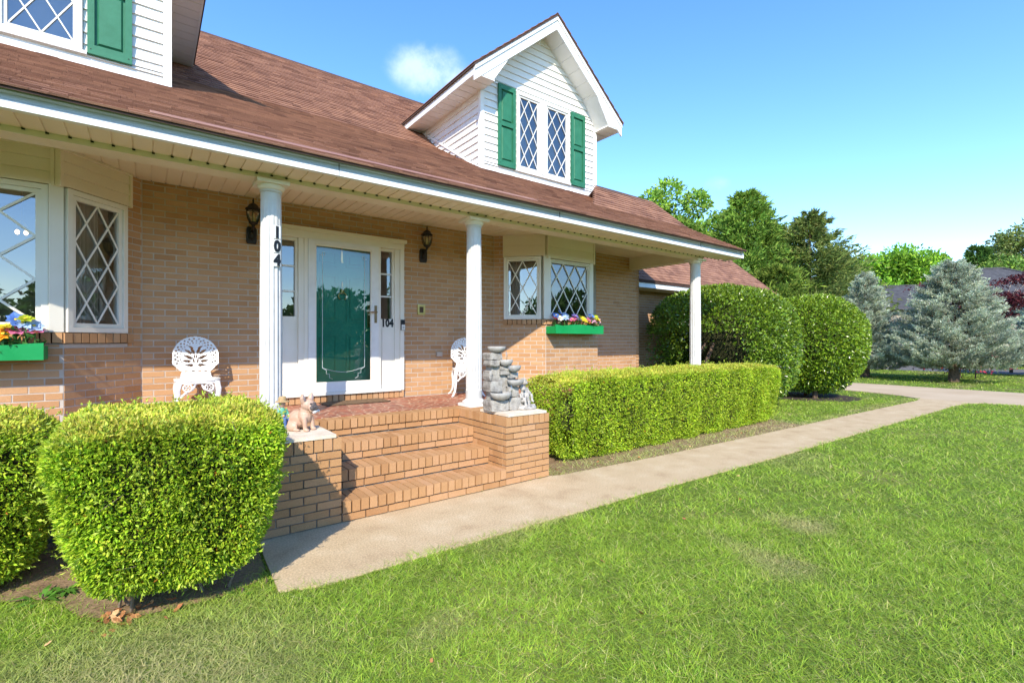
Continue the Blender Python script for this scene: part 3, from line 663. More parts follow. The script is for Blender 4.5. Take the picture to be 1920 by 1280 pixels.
mainprof = [(EY, EZ), (CY_, ZCR), (RY, RZ), (RY + 4.2, RZ - 4.2 * .8)]
ro = slab(MB(), -7, 7.6, mainprof, .018).build('roof', ROOFDECK, house)
shingles(ro, -7, 7.6, [(EY - .012, EZ - .002, CY_, ZCR), (CY_, ZCR, RY, RZ)], 230)
rc = MB()
for i in range(48): rc.prism([(RY - .14, RZ - .105), (RY, RZ + .02), (RY + .14, RZ - .105), (RY + .14, RZ - .12), (RY, RZ + .004), (RY - .14, RZ - .12)], 'x', -7 + i * .305, -7 + i * .305 + .302)
rc.build('ridge_cap', ROOFDECK, ro)
WY1, WZ1, WY2 = 5.80, roofz(5.80), 6.69; WZ2 = WZ1 + .85 * (WY2 - WY1)
wingprof = [(WY1 - .15, roofz(WY1 - .15) - .004), (WY1, WZ1 - .001), (WY2, WZ2), (WY2 + 2.2, WZ2 - 2.2 * .7)]
VX = lambda y: 1.0725 * y                  # valley line between the two pitches, in plan
wd = slab(MB(), 7.605, XE, [(EY, EZ), (WY1, WZ1)], .018)
wp = [(WY1, WZ1 - .002), (WY2, WZ2), (WY2 + 2.2, WZ2 - 2.2 * .7)]; wv = []
for (y, z) in wp: wv += [(VX(min(y, WY2)), y, z), (XE, y, z), (XE, y, z - .03), (VX(min(y, WY2)), y, z - .03)]
wf = [(0, 1, 2, 3), (8, 11, 10, 9)]
for k in (0, 4): wf += [(k, k + 4, k + 5, k + 1), (k + 1, k + 5, k + 6, k + 2), (k + 2, k + 6, k + 7, k + 3), (k + 3, k + 7, k + 4, k)]
wd.add(wv, wf); rw = wd.build('roof', ROOFDECK, house)
shingles(rw, 7.6, XE, [(EY - .012, EZ - .002, WY1, WZ1)], 20); shingles(rw, VX, XE, [(WY1, WZ1, WY2, WZ2)], 20)
MB().add([(VX(WY1), WY1, WZ1 - .03), (VX(WY2), WY2, WZ2 - .01), (VX(WY2), WY2, roofz(WY2) - .05)], [(0, 1, 2)]).build('roof_valley', ROOFDECK, rw)
MB().prism([(WY2 - .12, WZ2 - .09), (WY2, WZ2 + .02), (WY2 + .12, WZ2 - .07), (WY2 + .12, WZ2 - .09), (WY2, WZ2), (WY2 - .12, WZ2 - .11)], 'x', 7.19, 8.6).build('ridge_cap', ROOFDECK, rw)
rk = MB(); rk.prism([(EY + .05, EZ - .12), (EY + .05, EZ - .03), (WY1, WZ1 - .052), (WY2, WZ2 - .052), (WY2, WZ2 - .17), (WY1, WZ1 - .17)], 'x', XE - .03, XE - .006); rk.build('rake_board', FASCIA, house)
MB().prism([(YW, 3.0), (WY2, WZ2 - .1), (9.5, 3.0)], 'x', 8.30, 8.355).build('gable_wall', VINYL, house)
# metal strip lying over the lowest courses
fl = MB(); sl_ = M1
def fz(y): return roofz(y) + .022
fl.prism([(4.70, fz(4.70)), (4.80, fz(4.80)), (4.80, fz(4.80) + .004), (4.70, fz(4.70) + .006)], 'x', .02, 3.98); fl.build('roof_flashing', FLASH, ro)

# ---------------------------------------------------------------- dormers
YD, YO = 7.05, 6.65
def dormer(cx):
    d = link(bpy.data.objects.new('dormer', None), house, (cx, YD, roofz(YD))); XL, XR, ZS = cx - 1.43, cx + 1.43, 5.93
    zb = roofz(YD) - .02; AP = 7.36; sl = .835; ex = .127; PX, PZ = 1.82, 6.07   # rake half width and eave level of the roof top
    def half(z): return 1.43 if z < 5.93 else max(0., min(1.43, (7.40 - z) / sl))
    # front siding, each course a slat; split round the window
    wx0, wx1, wz0, wz1 = cx - .67, cx + .67, 4.69, 6.12
    def slat(xa0, xb0, xa1, xb1, z0, z1):
        v = []
        for (xa, xb, z, f) in ((xa0, xb0, z0, .026), (xa1, xb1, z1, .004)): v += [(xa, YD - f, z), (xb, YD - f, z), (xb, YD + .02, z), (xa, YD + .02, z)]
        MB().add(v, [(3, 2, 1, 0), (4, 5, 6, 7), (0, 1, 5, 4), (1, 2, 6, 5), (2, 3, 7, 6), (3, 0, 4, 7)]).build('siding_slat', VINYL, d)
    z = zb
    while z < 7.33:
        z2 = min(z + ex, 7.38); h0, h1 = half(z), half(z2)
        if z2 > wz0 and z < wz1:
            za, zb2 = z, z2
            if z < wz0: slat(cx - h0, cx + h0, cx - h0, cx + h0, z, wz0); za = wz0
            if z2 > wz1: slat(cx - h1 - .05, cx + h1 + .05, cx - h1, cx + h1, wz1, z2); zb2 = wz1
            slat(cx - h0, wx0, cx - h1, wx0, za, zb2); slat(wx1, cx + h0, wx1, cx + h1, za, zb2)
        else: slat(cx - h0, cx + h0, cx - h1, cx + h1, z, z2)
        z = z2
    # cheeks
    for s in (-1, 1):
        xw = cx + s * 1.43; z = zb
        while z < 5.93:
            z2 = min(z + ex, 5.93); ya, yb = roofy(z) + .05, roofy(z2) + .05; v = []
            for (zz, ye, f) in ((z, ya, .026), (z2, yb, .004)): v += [(xw + s * f, YD, zz), (xw + s * f, max(ye, YD + .02), zz), (xw - s * .02, max(ye, YD + .02), zz), (xw - s * .02, YD, zz)]
            MB().add(v, [(3, 2, 1, 0), (4, 5, 6, 7), (0, 1, 5, 4), (1, 2, 6, 5), (2, 3, 7, 6), (3, 0, 4, 7)]).build('siding_slat', VINYL, d); z = z2
        ye = roofy(5.93); MB().add([(xw + s * .012, YD, zb), (xw + s * .034, YD, zb), (xw + s * .034, YD, zb + .045), (xw + s * .012, YD, zb + .045), (xw + s * .012, ye, 5.93), (xw + s * .034, ye, 5.93), (xw + s * .034, ye, 5.975), (xw + s * .012, ye, 5.975)],
            [(0, 1, 2, 3), (7, 6, 5, 4), (0, 4, 5, 1), (1, 5, 6, 2), (2, 6, 7, 3), (3, 7, 4, 0)]).build('roof_channel', VINYL, d)
        a, b2 = sorted((xw + s * .03, xw - s * .05)); MB().box((a, YD - .03, zb - .01), (b2, YD + .05, ZS)).build('corner_board', VINYL, d)
        # eave: soffit, fascia, front closing panel
        xe = cx + s * PX; yr = roofy(6.0); a, b2 = sorted((xe - s * .03, xw - s * .02)); n = int((yr - YO) / .2)
        for i in range(n): MB().box((a, YO + .01 + i * .2, 5.905), (b2, YO + .01 + i * .2 + .19, 5.92)).build('soffit_panel', VINYL, d)
        MB().box((a, YO + .012, 5.921), (b2, yr + .1, 5.93)).build('soffit', VINYL, d)
        a, b2 = sorted((xe - s * .03, xe - s * .008)); MB().box((a, YO, 5.90), (b2, yr + .15, 6.035)).build('fascia', FASCIA, d)
        pts = [(xe - s * .031, 5.91), (xw + s * .01, 5.91), (cx + s * 1.08, 6.43), (cx + s * 1.12, PZ + .70 * sl - .12), (xe - s * .031, PZ - .05)]
        MB().prism(pts, 'y', YO + .012, YO + .03).build('eave_return', VINYL, d)
        iv = [(xw + s * .012, YO + .03, 5.935), (xw + s * .012, YD - .02, 5.935), (cx + s * 1.08, YD - .02, 6.43), (cx + s * 1.08, YO + .03, 6.43)]
        MB().add(iv + [(p[0] + s * .01, p[1], p[2] + .01) for p in iv], [(0, 1, 2, 3), (7, 6, 5, 4), (0, 4, 5, 1), (1, 5, 6, 2), (2, 6, 7, 3), (3, 7, 4, 0)]).build('return_soffit', VINYL, d)
        # rake board, its moulding and the soffit behind it
        ap = (cx, 7.60)
        def rk_(o0, o1, y0, y1, nm, m):
            p = [(xe, PZ - o0), (ap[0], ap[1] - o0), (ap[0], ap[1] - o1), (xe, PZ - o1)]; MB().prism(p if s > 0 else p[::-1], 'y', y0, y1).build(nm, m, d)
        rk_(.105, .275, YO + .001, YO + .028, 'rake_board', FASCIA); rk_(.035, .105, YO - .018, YO + .03, 'rake_moulding', FASCIA)
        nn = 7
        for i in range(nn):
            t0, t1 = i / nn + .004, (i + 1) / nn; xa, za, xb, zb3 = cx + s * PX * (1 - t0) * .80, 0, cx + s * PX * (1 - t1) * .80, 0
            f = lambda x: ap[1] - .262 - abs(x - cx) * sl
            v = [(xa, YO + .029, f(xa)), (xb, YO + .029, f(xb)), (xb, YD - .004, f(xb)), (xa, YD - .004, f(xa))]; v += [(p[0], p[1], p[2] + .012) for p in v]
            MB().add(v, [(0, 1, 2, 3), (7, 6, 5, 4), (0, 4, 5, 1), (1, 5, 6, 2), (2, 6, 7, 3), (3, 7, 4, 0)]).build('soffit_panel', VINYL, d)
        # roof side
        yb_ = roofy(7.55); v = [(xe + s * .02, YO - .03, PZ - .015), (cx, YO - .03, 7.60), (cx, yb_, 7.60), (xe + s * .02, roofy(PZ) + .02, PZ - .015)]; w = [(p[0], p[1], p[2] - .035) for p in v]
        MB().add(v + w, [(0, 1, 2, 3), (7, 6, 5, 4), (0, 4, 5, 1), (1, 5, 6, 2), (2, 6, 7, 3), (3, 7, 4, 0)]).build('dormer_roof', ROOFDECK, d)
        for i in range(12):
            t = i / 12; za = PZ + (7.60 - PZ) * t; xa = xe + (cx - xe) * t; xb = xe + (cx - xe) * (t + 1.1 / 12); zb4 = PZ + (7.60 - PZ) * (t + 1.1 / 12); ye2 = roofy(za)
            v = [(xa + s * .03, YO - .035, za - .012 + .004), (xb, YO - .035, zb4 + .002), (xb, ye2, zb4 + .002), (xa + s * .03, ye2, za - .008)]; v += [(p[0], p[1], p[2] + (.014 if j in (0, 3) else .002)) for j, p in enumerate(v)]
            MB().add(v, [(0, 1, 2, 3), (7, 6, 5, 4), (0, 4, 5, 1), (1, 5, 6, 2), (2, 6, 7, 3), (3, 7, 4, 0)]).build('shingle_course', ROOFM, d)
    # dark room behind
    MB().box((cx - .75, YD + .3, 4.6), (cx + .75, YD + .34, 6.3)).build('interior_wall', INTERIOR, d)
    # a pair of leaded casements under one white casing
    MB().box((cx - .075, YD - .045, wz0 + .02), (cx + .01, YD + .03, wz1 - .02)).build('window_mullion', WHITE, d)
    window((cx - .665, YD - .02), 0, wz0 + .003, .588, 1.415, .075, 2, 3, trim=WHITE, barm=WHITE, tw=.014, depth=.05); window((cx + .012, YD - .02), 0, wz0 + .003, .652, 1.415, .075, 2, 3, trim=WHITE, barm=WHITE, tw=.014, depth=.05)
    MB().box((cx - .70, YD - .052, wz0 - .035), (cx + .70, YD - .004, wz0 + .001)).build('window_sill', WHITE, d)
    # shutters with two raised panels
    for xa in (cx - 1.09, cx + .705):
        S = link(bpy.data.objects.new('shutter', None), house, (xa, YD - .04, 4.67)); w, h = .385, 1.46
        q = MB(); q.box((0, -.022, 0), (.06, .018, h)); q.box((w - .06, -.022, 0), (w, .018, h)); q.box((.06, -.022, 0), (w - .06, .018, .10)); q.box((.06, -.022, h - .09), (w - .06, .018, h)); q.box((.06, -.022, .72), (w - .06, .018, .80)); q.build('shutter_frame', SHUT, S, (xa, YD - .04, 4.67))
        for (pz0, pz1) in ((.10, .72), (.80, h - .09)):
            p = MB(); p.box((.06, .010, pz0), (w - .06, .017, pz1)); p.add([(.098, -.010, pz0 + .038), (w - .098, -.010, pz0 + .038), (w - .098, -.010, pz1 - .038), (.098, -.010, pz1 - .038), (.080, .0101, pz0 + .02), (w - .080, .0101, pz0 + .02), (w - .080, .0101, pz1 - .02), (.080, .0101, pz1 - .02)], [(0, 1, 2, 3), (4, 5, 1, 0), (5, 6, 2, 1), (6, 7, 3, 2), (7, 4, 0, 3)])
            p.build('shutter_panel', SHUT, S, (xa, YD - .04, 4.67))
        q = MB(); [q.ell((x, -.023, z), (.006, .004, .006), 8, 5) for x in (.03, w - .03) for z in (.05, h - .05, .76)]; q.build('screw', BLACK, S, (xa, YD - .04, 4.67))
dormer(6.09); dormer(-1.22)
# ---------------------------------------------------------------- garage wing beyond the porch
GY = 7.9
gw = MB(); wallslab(gw, (8.36, GY), (1, 0), 0, 7.7, -.05, 2.95); wallslab(gw, (16.06, GY), (0, 1), 0, 5, -.05, 2.95); gwo = gw.build('wall', MORTAR, house)
pieces(lay((8.36, GY), (1, 0), 0, 7.7, 0, 2.85, [(3.49, 4.10, .79, 2.31)]), 'brick', BRICK, gwo, 0)
GE, GZ, GM, GR = 7.28, 2.99, .846, 10.1
grf = slab(MB(), 8.5, 16.45, [(GE, GZ), (GR, GZ + GM * (GR - GE)), (GR + 2.5, GZ + GM * (GR - GE) - 2.5 * GM)], .06).build('roof', ROOFDECK, house)
shingles(grf, 8.5, 16.45, [(GE - .01, GZ, GR, GZ + GM * (GR - GE))], 0, ex=.135)
bx('fascia', (8.4, GE + .02, GZ - .17), (16.4, GE + .05, GZ - .03), FASCIA, house); bx('soffit', (8.4, GE + .05, GZ - .165), (16.4, GY, GZ - .15), CREAM, house)
MB().prism([(GE + .1, GZ - .06), (GR, GZ + GM * (GR - GE) - .06), (GR + 2.4, GZ - .0)], 'x', 16.0, 16.05).build('gable_wall', VINYL, house)
# teal shutters either side of a garage window
window((11.85, GY - .012), 0, .8, .62, 1.5, .06, 2, 3, trim=WHITE, barm=WHITE, tw=.02, depth=.03)
TEAL = mat('teal_paint', [(.05, .22, .20), (.07, .27, .25)], .5, 5)
for xa in (11.40, 12.55):
    q = MB(); frame_boxes(q, .34, 1.5, .05, -.03, 0); q.box((.05, -.012, .05), (.29, -.002, 1.45)); q.box((.05, -.03, .7), (.29, -.013, .76)); q.build('shutter', TEAL, house, (xa, GY - .012, .8))
MB().lathe([(.045, 0), (.045, .4), (.05, .41), (.05, .42)], n=10).build('vent_pipe', GREYROOF, house, (8.55, WY2 + .4, WZ2 - .25))
# ceiling lamp seen through the left bay window
lp = thing('ceiling_lamp', 'pair of glowing bulbs hanging inside behind the large bay window', 'lamp', (-1.11, 7.6, 3.29))
MB().lathe([(.06, -.02), (.06, .0)], n=16).build('ceiling_rose', BRASS, lp); MB().tube([(0, 0, -.02), (0, 0, -.40)], .008).build('rod', BRASS, lp)
for s in (-.035, .035):
    MB().ell((s, 0, -.55), (.019, .019, .027)).build('bulb', BULB, lp, smooth=True)
MB().tube([(-.045, 0, -.49), (0, 0, -.40), (.045, 0, -.49)], .007).build('arm', BRASS, lp)
# ------------------------------------------------------------------ things on and around the porch
def tthing(name, label, cat, loc, rotz=0, group=None): return thing(name, label, cat, loc, rotz, group)
def lantern(x, label):
    t = tthing('wall_lantern', label, 'lantern', (x, YW - .006, 2.70), 0, 'wall lanterns beside the front door')
    b = MB(); b.prism([(-.055, .03), (-.045, 0), (.045, 0), (.055, .03), (.055, .17), (.04, .20), (-.04, .20), (-.055, .17)], 'y', -.035, 0); b.ell((0, -.04, .09), (.03, .03, .05)); b.build('backplate', BLACK, t)
    MB().tube([(0, -.03, .15), (.0, -.10, .16), (0, -.14, .19), (0, -.14, .215)], [.018, .016, .016, .03], 10).build('arm', BLACK, t)
    c = (0, -.14, 0)
    MB().lathe([(.035, .21), (.05, .225), (.05, .235), (.02, .24)], c, 16).build('lamp_foot', BLACK, t)
    MB().lathe([(.045, .235), (.062, .28), (.07, .33), (.066, .375)], c, 20, cap=False).build('lamp_glass', LGLASS, t, smooth=True)
    for k in range(6):
        a = k * math.pi / 3 + .3; MB().tube([(c[0] + r * math.cos(a), c[1] + r * math.sin(a), z) for r, z in ((.048, .23), (.07, .28), (.078, .33), (.073, .385))], .0045, 6).build('cage_rib', BLACK, t)
    MB().lathe([(.088, .382), (.085, .392), (.062, .41), (.05, .435), (.03, .452), (.012, .46), (.008, .48), (.012, .486), (.006, .51), (.001, .525)], c, 20).build('lamp_cap', BLACK, t, smooth=True)
    MB().lathe([(.014, .24), (.014, .31), (.010, .315), (.014, .33), (.001, .36)], c, 12).build('candle', CANDLE, t)
lantern(1.01, 'black wall lantern behind the numbered porch column'); lantern(3.29, 'black wall lantern on the brick between the storm door and the unnumbered column')
# door bell, brass plate, outlet
t = tthing('door_bell', 'black and white video door bell on the white door casing', 'door bell', (2.94, 6.488, 1.76))
bx('bell_body', (-.028, -.02, -.075), (.028, .010, .075), INK, t); bx('bell_face', (-.026, -.026, -.072), (.026, -.0201, .005), WHITE, t); MB().lathe([(.014, 0), (.014, .006)], n=18).build('button', mat('button_grey', (.45, .47, .5), .4), t).rotation_euler = (R(90), 0, 0)
t.children[-1].location = (0, -.0262, -.035)
t = tthing('wall_plate', 'small brass plate with a dark square on brick below the lantern', 'wall plate', (3.262, YW - .006, 1.995))
frame_boxes(MB(), .125, .15, .03, -.018, 0).build('plate_rim', BRASS, t).location = (-.0625, 0, -.075); bx('plate_centre', (-.031, -.010, -.044), (.031, -.001, .044), RUBBER, t)
t = tthing('outlet_cover', 'small grey weatherproof outlet cover low on the sunlit brick', 'outlet', (3.56, YW - .006, 1.33)); bx('outlet_box', (-.05, -.03, -.035), (.05, 0, .035), mat('outlet_grey', [(.36, .30, .24), (.44, .37, .3)], .6), t); bx('outlet_lid', (-.045, -.036, -.03), (.045, -.0301, .03), mat('outlet_lid_grey', [(.44, .37, .30), (.5, .43, .36)], .6), t)
# door mat
t = tthing('door_mat', 'dark ribbed rubber mat with brown bands in front of the storm door', 'door mat', (2.18, 6.28, ZP + .001)); bx('mat_base', (-.41, -.19, 0), (.41, .19, .012), RUBBER, t)
for i in range(11): bx('mat_rib', (-.39, -.175 + i * .033, .0121), (.39, -.175 + i * .033 + .016, .017), mat('mat_brown', [(.13, .08, .045), (.22, .14, .08)], .95, 40), t)

# ---- cast iron chairs: pierced plates cut from a fine grid
def pierced(fn, x0, x1, z0, z1, step, th, place):
    nx, nz = int((x1 - x0) / step), int((z1 - z0) / step); ok = np.zeros((nx + 2, nz + 2), bool)
    for i in range(nx):
        for j in range(nz): ok[i + 1, j + 1] = fn(x0 + (i + .5) * step, z0 + (j + .5) * step)
    b = MB()
    for i in range(1, nx + 1):
        for j in range(1, nz + 1):
            if not ok[i, j]: continue
            xa, xb, za, zb = x0 + (i - 1) * step, x0 + i * step, z0 + (j - 1) * step, z0 + j * step; A = place
            b.add([A(xa, 0, za), A(xb, 0, za), A(xb, 0, zb), A(xa, 0, zb)], [(0, 1, 2, 3)]); b.add([A(xa, th, za), A(xb, th, za), A(xb, th, zb), A(xa, th, zb)], [(3, 2, 1, 0)])
            for (di, dj, p, q) in ((-1, 0, (xa, za), (xa, zb)), (1, 0, (xb, zb), (xb, za)), (0, -1, (xb, za), (xa, za)), (0, 1, (xa, zb), (xb, zb))):
                if not ok[i + di, j + dj]: b.add([A(p[0], 0, p[1]), A(q[0], 0, q[1]), A(q[0], th, q[1]), A(p[0], th, p[1])], [(3, 2, 1, 0)])
    return b
def lens(x, z, cx, cz, a, b, rot):
    dx, dz = x - cx, z - cz; c, s = math.cos(rot), math.sin(rot); p, q = dx * c + dz * s, -dx * s + dz * c
    return (p / a) ** 2 + (q / (b * (1 - .5 * p / a))) ** 2 < 1 if abs(p) < a else False
def backfn(x, z):
    r = math.hypot(x, z - .235); th = math.atan2(x, z - .235); ax = abs(x)
    wing = math.hypot(ax - .165, z - .175) < .052 and not math.hypot(ax - .168, z - .178) < .018
    if not (r < .215 or (ax < .125 + .05 * max(0, .1 - z) * 4 and 0 <= z < .24) or wing): return False
    if r < .215 and z > .15:
        if .158 < r < .2:
            return not (math.sin(th * 26) * math.sin((r - .158) / .042 * 2 * math.pi) > .28)
        if .138 < r <= .15 and math.sin(th * 30) > .5: return False
    for (cx, cz, a, b, rot) in ((.03, .30, .045, .013, 1.15), (.07, .285, .04, .013, .65), (.012, .24, .03, .006, 1.5), (.07, .225, .045, .014, .45), (.085, .18, .04, .012, .15), (.06, .135, .04, .013, .05), (.05, .335, .03, .01, .5), (.02, .19, .03, .007, 1.4)):
        if lens(ax, z, cx, cz, a, b, rot): return False
    if .05 < z < .085 and (int((x + 1) / .03) % 2 == 0) and abs(z - .068) < .008: return False
    return True
def cast_chair(loc, rz, label):
    t = tthing('cast_iron_chair', label, 'chair', loc, rz, 'white cast iron chairs on the porch'); SH = .405
    pierced(backfn, -.22, .22, 0, .455, .0062, .012, lambda x, y, z: (x, .17 + y + z * .20 - abs(x) * abs(x) * 1.0, SH + z)).build('backrest', IRONW, t)
    b = MB(); pts = [(.21 * math.copysign(abs(math.cos(a)) ** .6, math.cos(a)), .20 * math.copysign(abs(math.sin(a)) ** .6, math.sin(a))) for a in np.linspace(0, 2 * math.pi, 36, endpoint=False)]
    b.prism(pts, 'z', SH - .02, SH); b.prism([(p[0] * .97, p[1] * .97) for p in pts], 'z', SH - .045, SH - .02); b.build('seat', IRONW, t)
    for sx in (-1, 1):
        for sy in (-1, 1):
            x, y = sx * .165, sy * .15; b = MB(); P = [(x, y, SH - .03), (x * 1.1, y * 1.1, .30), (x * 1.08, y * 1.08, .18), (x * 1.15, y * 1.15, .08), (x * 1.35, y * 1.4, .02), (x * 1.45, y * 1.5, .010)]
            b.tube(P, [.032, .028, .019, .015, .015, .016], 8)
            yy = y * 1.12
            if sy < 0:
                ring = [(x - sx * .07 + .038 * math.cos(a), yy - .01, .318 + .038 * math.sin(a)) for a in np.linspace(0, 2 * math.pi, 17)]; b.tube(ring, .009, 6)
                for k in range(5): a = k * 1.257; b.ell((x - sx * .07 + .017 * math.cos(a), yy - .01, .318 + .017 * math.sin(a)), (.008, .006, .008), 6, 4)
                b.tube([(x - sx * .01, yy, .22), (x - sx * .05, yy, .265), (x - sx * .115, yy, .30), (x - sx * .14, yy, .36)], [.012, .012, .011, .012], 6)
            b.build('leg', IRONW, t)
    return t
cast_chair((.435, 6.17, ZP), R(0), 'white cast iron chair against the brick beside the left bay, facing straight out')
cast_chair((3.80, 6.14, ZP), R(-24), 'white cast iron chair half hidden by a column, turned towards the door')
# ---- helper: fuse simple volumes into one continuous skin
def fused(b, voxel, m, name, parent, smooth=4):
    me0 = b.mesh('tmp'); o = bpy.data.objects.new('tmp', me0); C.objects.link(o)
    md = o.modifiers.new('r', 'REMESH'); md.mode = 'VOXEL'; md.voxel_size = voxel; ms = o.modifiers.new('s', 'SMOOTH'); ms.iterations = smooth; ms.factor = .5
    bpy.context.view_layer.update(); me = bpy.data.meshes.new_from_object(o.evaluated_get(bpy.context.evaluated_depsgraph_get())); bpy.data.objects.remove(o); bpy.data.meshes.remove(me0)
    me.name = name; me.materials.clear(); me.materials.append(m); me.polygons.foreach_set('use_smooth', [True] * len(me.polygons)); r = bpy.data.objects.new(name, me); link(r, parent); return r
# ---- fountain
CZ = ZP + .028
ft = tthing('fountain', 'grey tiered stone fountain of blocks and bowls beside the right hand porch column', 'fountain', (3.21, 4.42, CZ), R(-8))
def roughblock(x0, x1, y0, y1, z0, z1):
    n = 6; b = bmesh.new(); bmesh.ops.create_cube(b, size=1); bmesh.ops.subdivide_edges(b, edges=b.edges, cuts=4, use_grid_fill=True)
    ph = rnd.uniform(0, 30)
    for v in b.verts:
        c = v.co; e = sum(1 for q in c if abs(q) > .49); k = {1: 0, 2: .05, 3: .10}.get(e, 0)
        w = Vector(((x0 + x1) / 2 + c.x * (x1 - x0) * (1 - k * .8), (y0 + y1) / 2 + c.y * (y1 - y0) * (1 - k * .5), (z0 + z1) / 2 + c.z * (z1 - z0) * (1 - k)))
        v.co = w + Vector((math.sin(w.z * 70 + ph), math.sin(w.x * 60 + w.z * 40 + ph), math.sin(w.x * 55 + ph))) * .0035
    me = bpy.data.meshes.new('stone_block'); b.to_mesh(me); b.free(); me.materials.append(STONE); o = bpy.data.objects.new('stone_block', me); C.objects.link(o); o.parent = ft
for q in ((-.20, .02, -.13, .10, 0, .125), (.03, .19, -.11, .10, 0, .145), (.04, .17, -.09, .10, .147, .265), (-.20, -.05, -.10, .10, .215, .335), (-.16, .02, -.05, .11, .10, .52), (.00, .15, -.04, .10, .26, .40),
          (-.07, .05, -.09, .08, .40, .445), (-.06, .05, -.09, .08, .448, .49), (.03, .17, -.08, .09, .36, .425), (-.20, -.165, -.08, .09, .34, .45), (-.20, -.08, -.10, .08, .50, .565), (-.205, -.05, -.10, .10, .568, .645)): roughblock(*q)
def bowl(x, y, z, r, h):
    b = MB(); b.lathe([(r * .35, 0), (r * .7, h * .18), (r * .93, h * .55), (r, h), (r * .92, h), (r * .8, h * .6), (r * .3, h * .35), (.001, h * .3)], (0, 0, 0), 28, cap=False)
    b.v = [(p[0], p[1] * .85, p[2]) for p in b.v]; o = b.build('bowl', BOWL, None, (x, y, z), True); o.parent = ft
bowl(-.08, -.12, .127, .125, .085); bowl(.115, -.10, .27, .10, .075); bowl(.10, -.09, .428, .085, .075); bowl(.0, -.09, .495, .08, .075); bowl(-.11, -.07, .648, .105, .07)
for (x, y, z0, z1, r) in ((.0, -.16, .50, .43, .005), (.10, -.165, .43, .35, .005), (.02, -.17, .29, .20, .005), (-.02, -.13, .66, .57, .005)):
    b = MB().tube([(x, y, z0), (x + .004, y - .012, (z0 + z1) / 2), (x, y - .014, z1)], r, 6).build('water_jet', LGLASS, None); b.parent = ft
# ---- statue of two children
ct = tthing('garden_statue', 'weathered grey statue of two seated children reading beside the stone fountain', 'statue', (3.47, 4.36, CZ), R(18))
b = MB()
b.lathe([(.14, 0), (.15, .015), (.135, .04), (.10, .05)], n=24)
def kid(x, y, z, lean, sc):
    b.ell((x, y, z + .085 * sc), (.042 * sc, .038 * sc, .065 * sc)); b.ell((x, y, z + .03 * sc), (.05 * sc, .05 * sc, .035 * sc)); b.ell((x + lean, y - .008, z + .195 * sc), (.035 * sc, .037 * sc, .04 * sc)); b.ell((x + lean, y + .006, z + .21 * sc), (.040 * sc, .038 * sc, .036 * sc)); b.tube([(x, y, z + .13 * sc), (x + lean * .8, y, z + .17 * sc)], .017 * sc, 8)
    b.ell((x + lean, y - .043 * sc, z + .19 * sc), (.007, .008, .009)); [b.ell((x + lean + s * .016 * sc, y - .036 * sc, z + .183 * sc), (.012 * sc, .010 * sc, .011 * sc)) for s in (-1, 1)]
    for s in (-1, 1):
        b.tube([(x + s * .042 * sc, y, z + .125 * sc), (x + s * .058 * sc, y - .02, z + .085 * sc), (x + s * .03 * sc, y - .055 * sc, z + .07 * sc)], [.017 * sc, .015 * sc, .012 * sc], 8); b.tube([(x + s * .028 * sc, y - .01, z + .03 * sc), (x + s * .04 * sc, y - .075 * sc, z + .045 * sc), (x + s * .035 * sc, y - .085 * sc, z - .02 * sc), (x + s * .035 * sc, y - .11 * sc, z - .03 * sc)], [.024 * sc, .021 * sc, .016 * sc, .014 * sc], 8)
        b.ell((x + lean + s * .036 * sc, y, z + .195 * sc), (.008, .009, .012))
    b.box((x - .035 * sc, y - .075 * sc, z + .055 * sc), (x + .035 * sc, y - .05 * sc, z + .085 * sc))
kid(-.055, -.015, .065, .004, .88); kid(.045, .02, .105, -.012, 1.0); b.ell((.05, .03, .07), (.07, .06, .05)); b.ell((-.05, .02, .05), (.06, .05, .03))
for k in range(7): b.ell((-.09 + .03 * k, -.08 + .01 * (k % 3), .035), (.022, .02, .018))
fused(b, .0052, STATUE, 'statue_body', ct, 2)
# ---- bulldog figure and boy with straw hat on the left pier
FAWN = mat('dog_fawn', [(.46, .29, .20), (.58, .40, .30)], .45, 12, fine=.05); DARKF = mat('dog_mask', [(.06, .05, .05), (.16, .13, .12)], .5, 20)
dg = tthing('dog_figurine', 'pinkish tan bulldog figurine with upright ears on the pier beside the hedge', 'figurine', (1.09, 4.44, CZ), R(38))
b = MB(); b.ell((0, .06, .10), (.062, .085, .075), M=Matrix.Rotation(R(38), 4, 'X')); b.ell((0, -.015, .125), (.06, .055, .07)); b.ell((0, .09, .055), (.066, .06, .055)); b.tube([(0, -.01, .15), (0, -.03, .20)], [.05, .045], 12)
b.ell((0, -.045, .225), (.062, .058, .052)); b.ell((0, -.088, .205), (.043, .032, .032)); b.ell((-.022, -.098, .19), (.024, .022, .026)); b.ell((.022, -.098, .19), (.024, .022, .026))
for s in (-1, 1):
    b.tube([(s * .042, -.035, .12), (s * .048, -.05, .06), (s * .046, -.052, .02)], [.026, .02, .018], 10); b.ell((s * .046, -.065, .012), (.021, .028, .013)); b.ell((s * .06, .07, .04), (.028, .055, .04)); b.ell((s * .066, .02, .012), (.02, .035, .012)); b.tube([(s * .04, -.03, .25), (s * .055, -.03, .29), (s * .062, -.034, .325)], [.026, .023, .006], 8)
fused(b, .0048, FAWN, 'dog_body', dg, 3)
q = MB(); q.ell((0, -.117, .212), (.014, .008, .010)); q.build('nose', DARKF, dg); q = MB(); [q.ell((s * .028, -.095, .235), (.010, .009, .010)) for s in (-1, 1)]; q.build('eye', DARKF, dg)
q = MB(); [q.ell((s * .022, -.104, .198), (.025, .022, .026)) for s in (-1, 1)]; q.ell((0, -.10, .222), (.03, .02, .022)); q.build('muzzle', DARKF, dg)
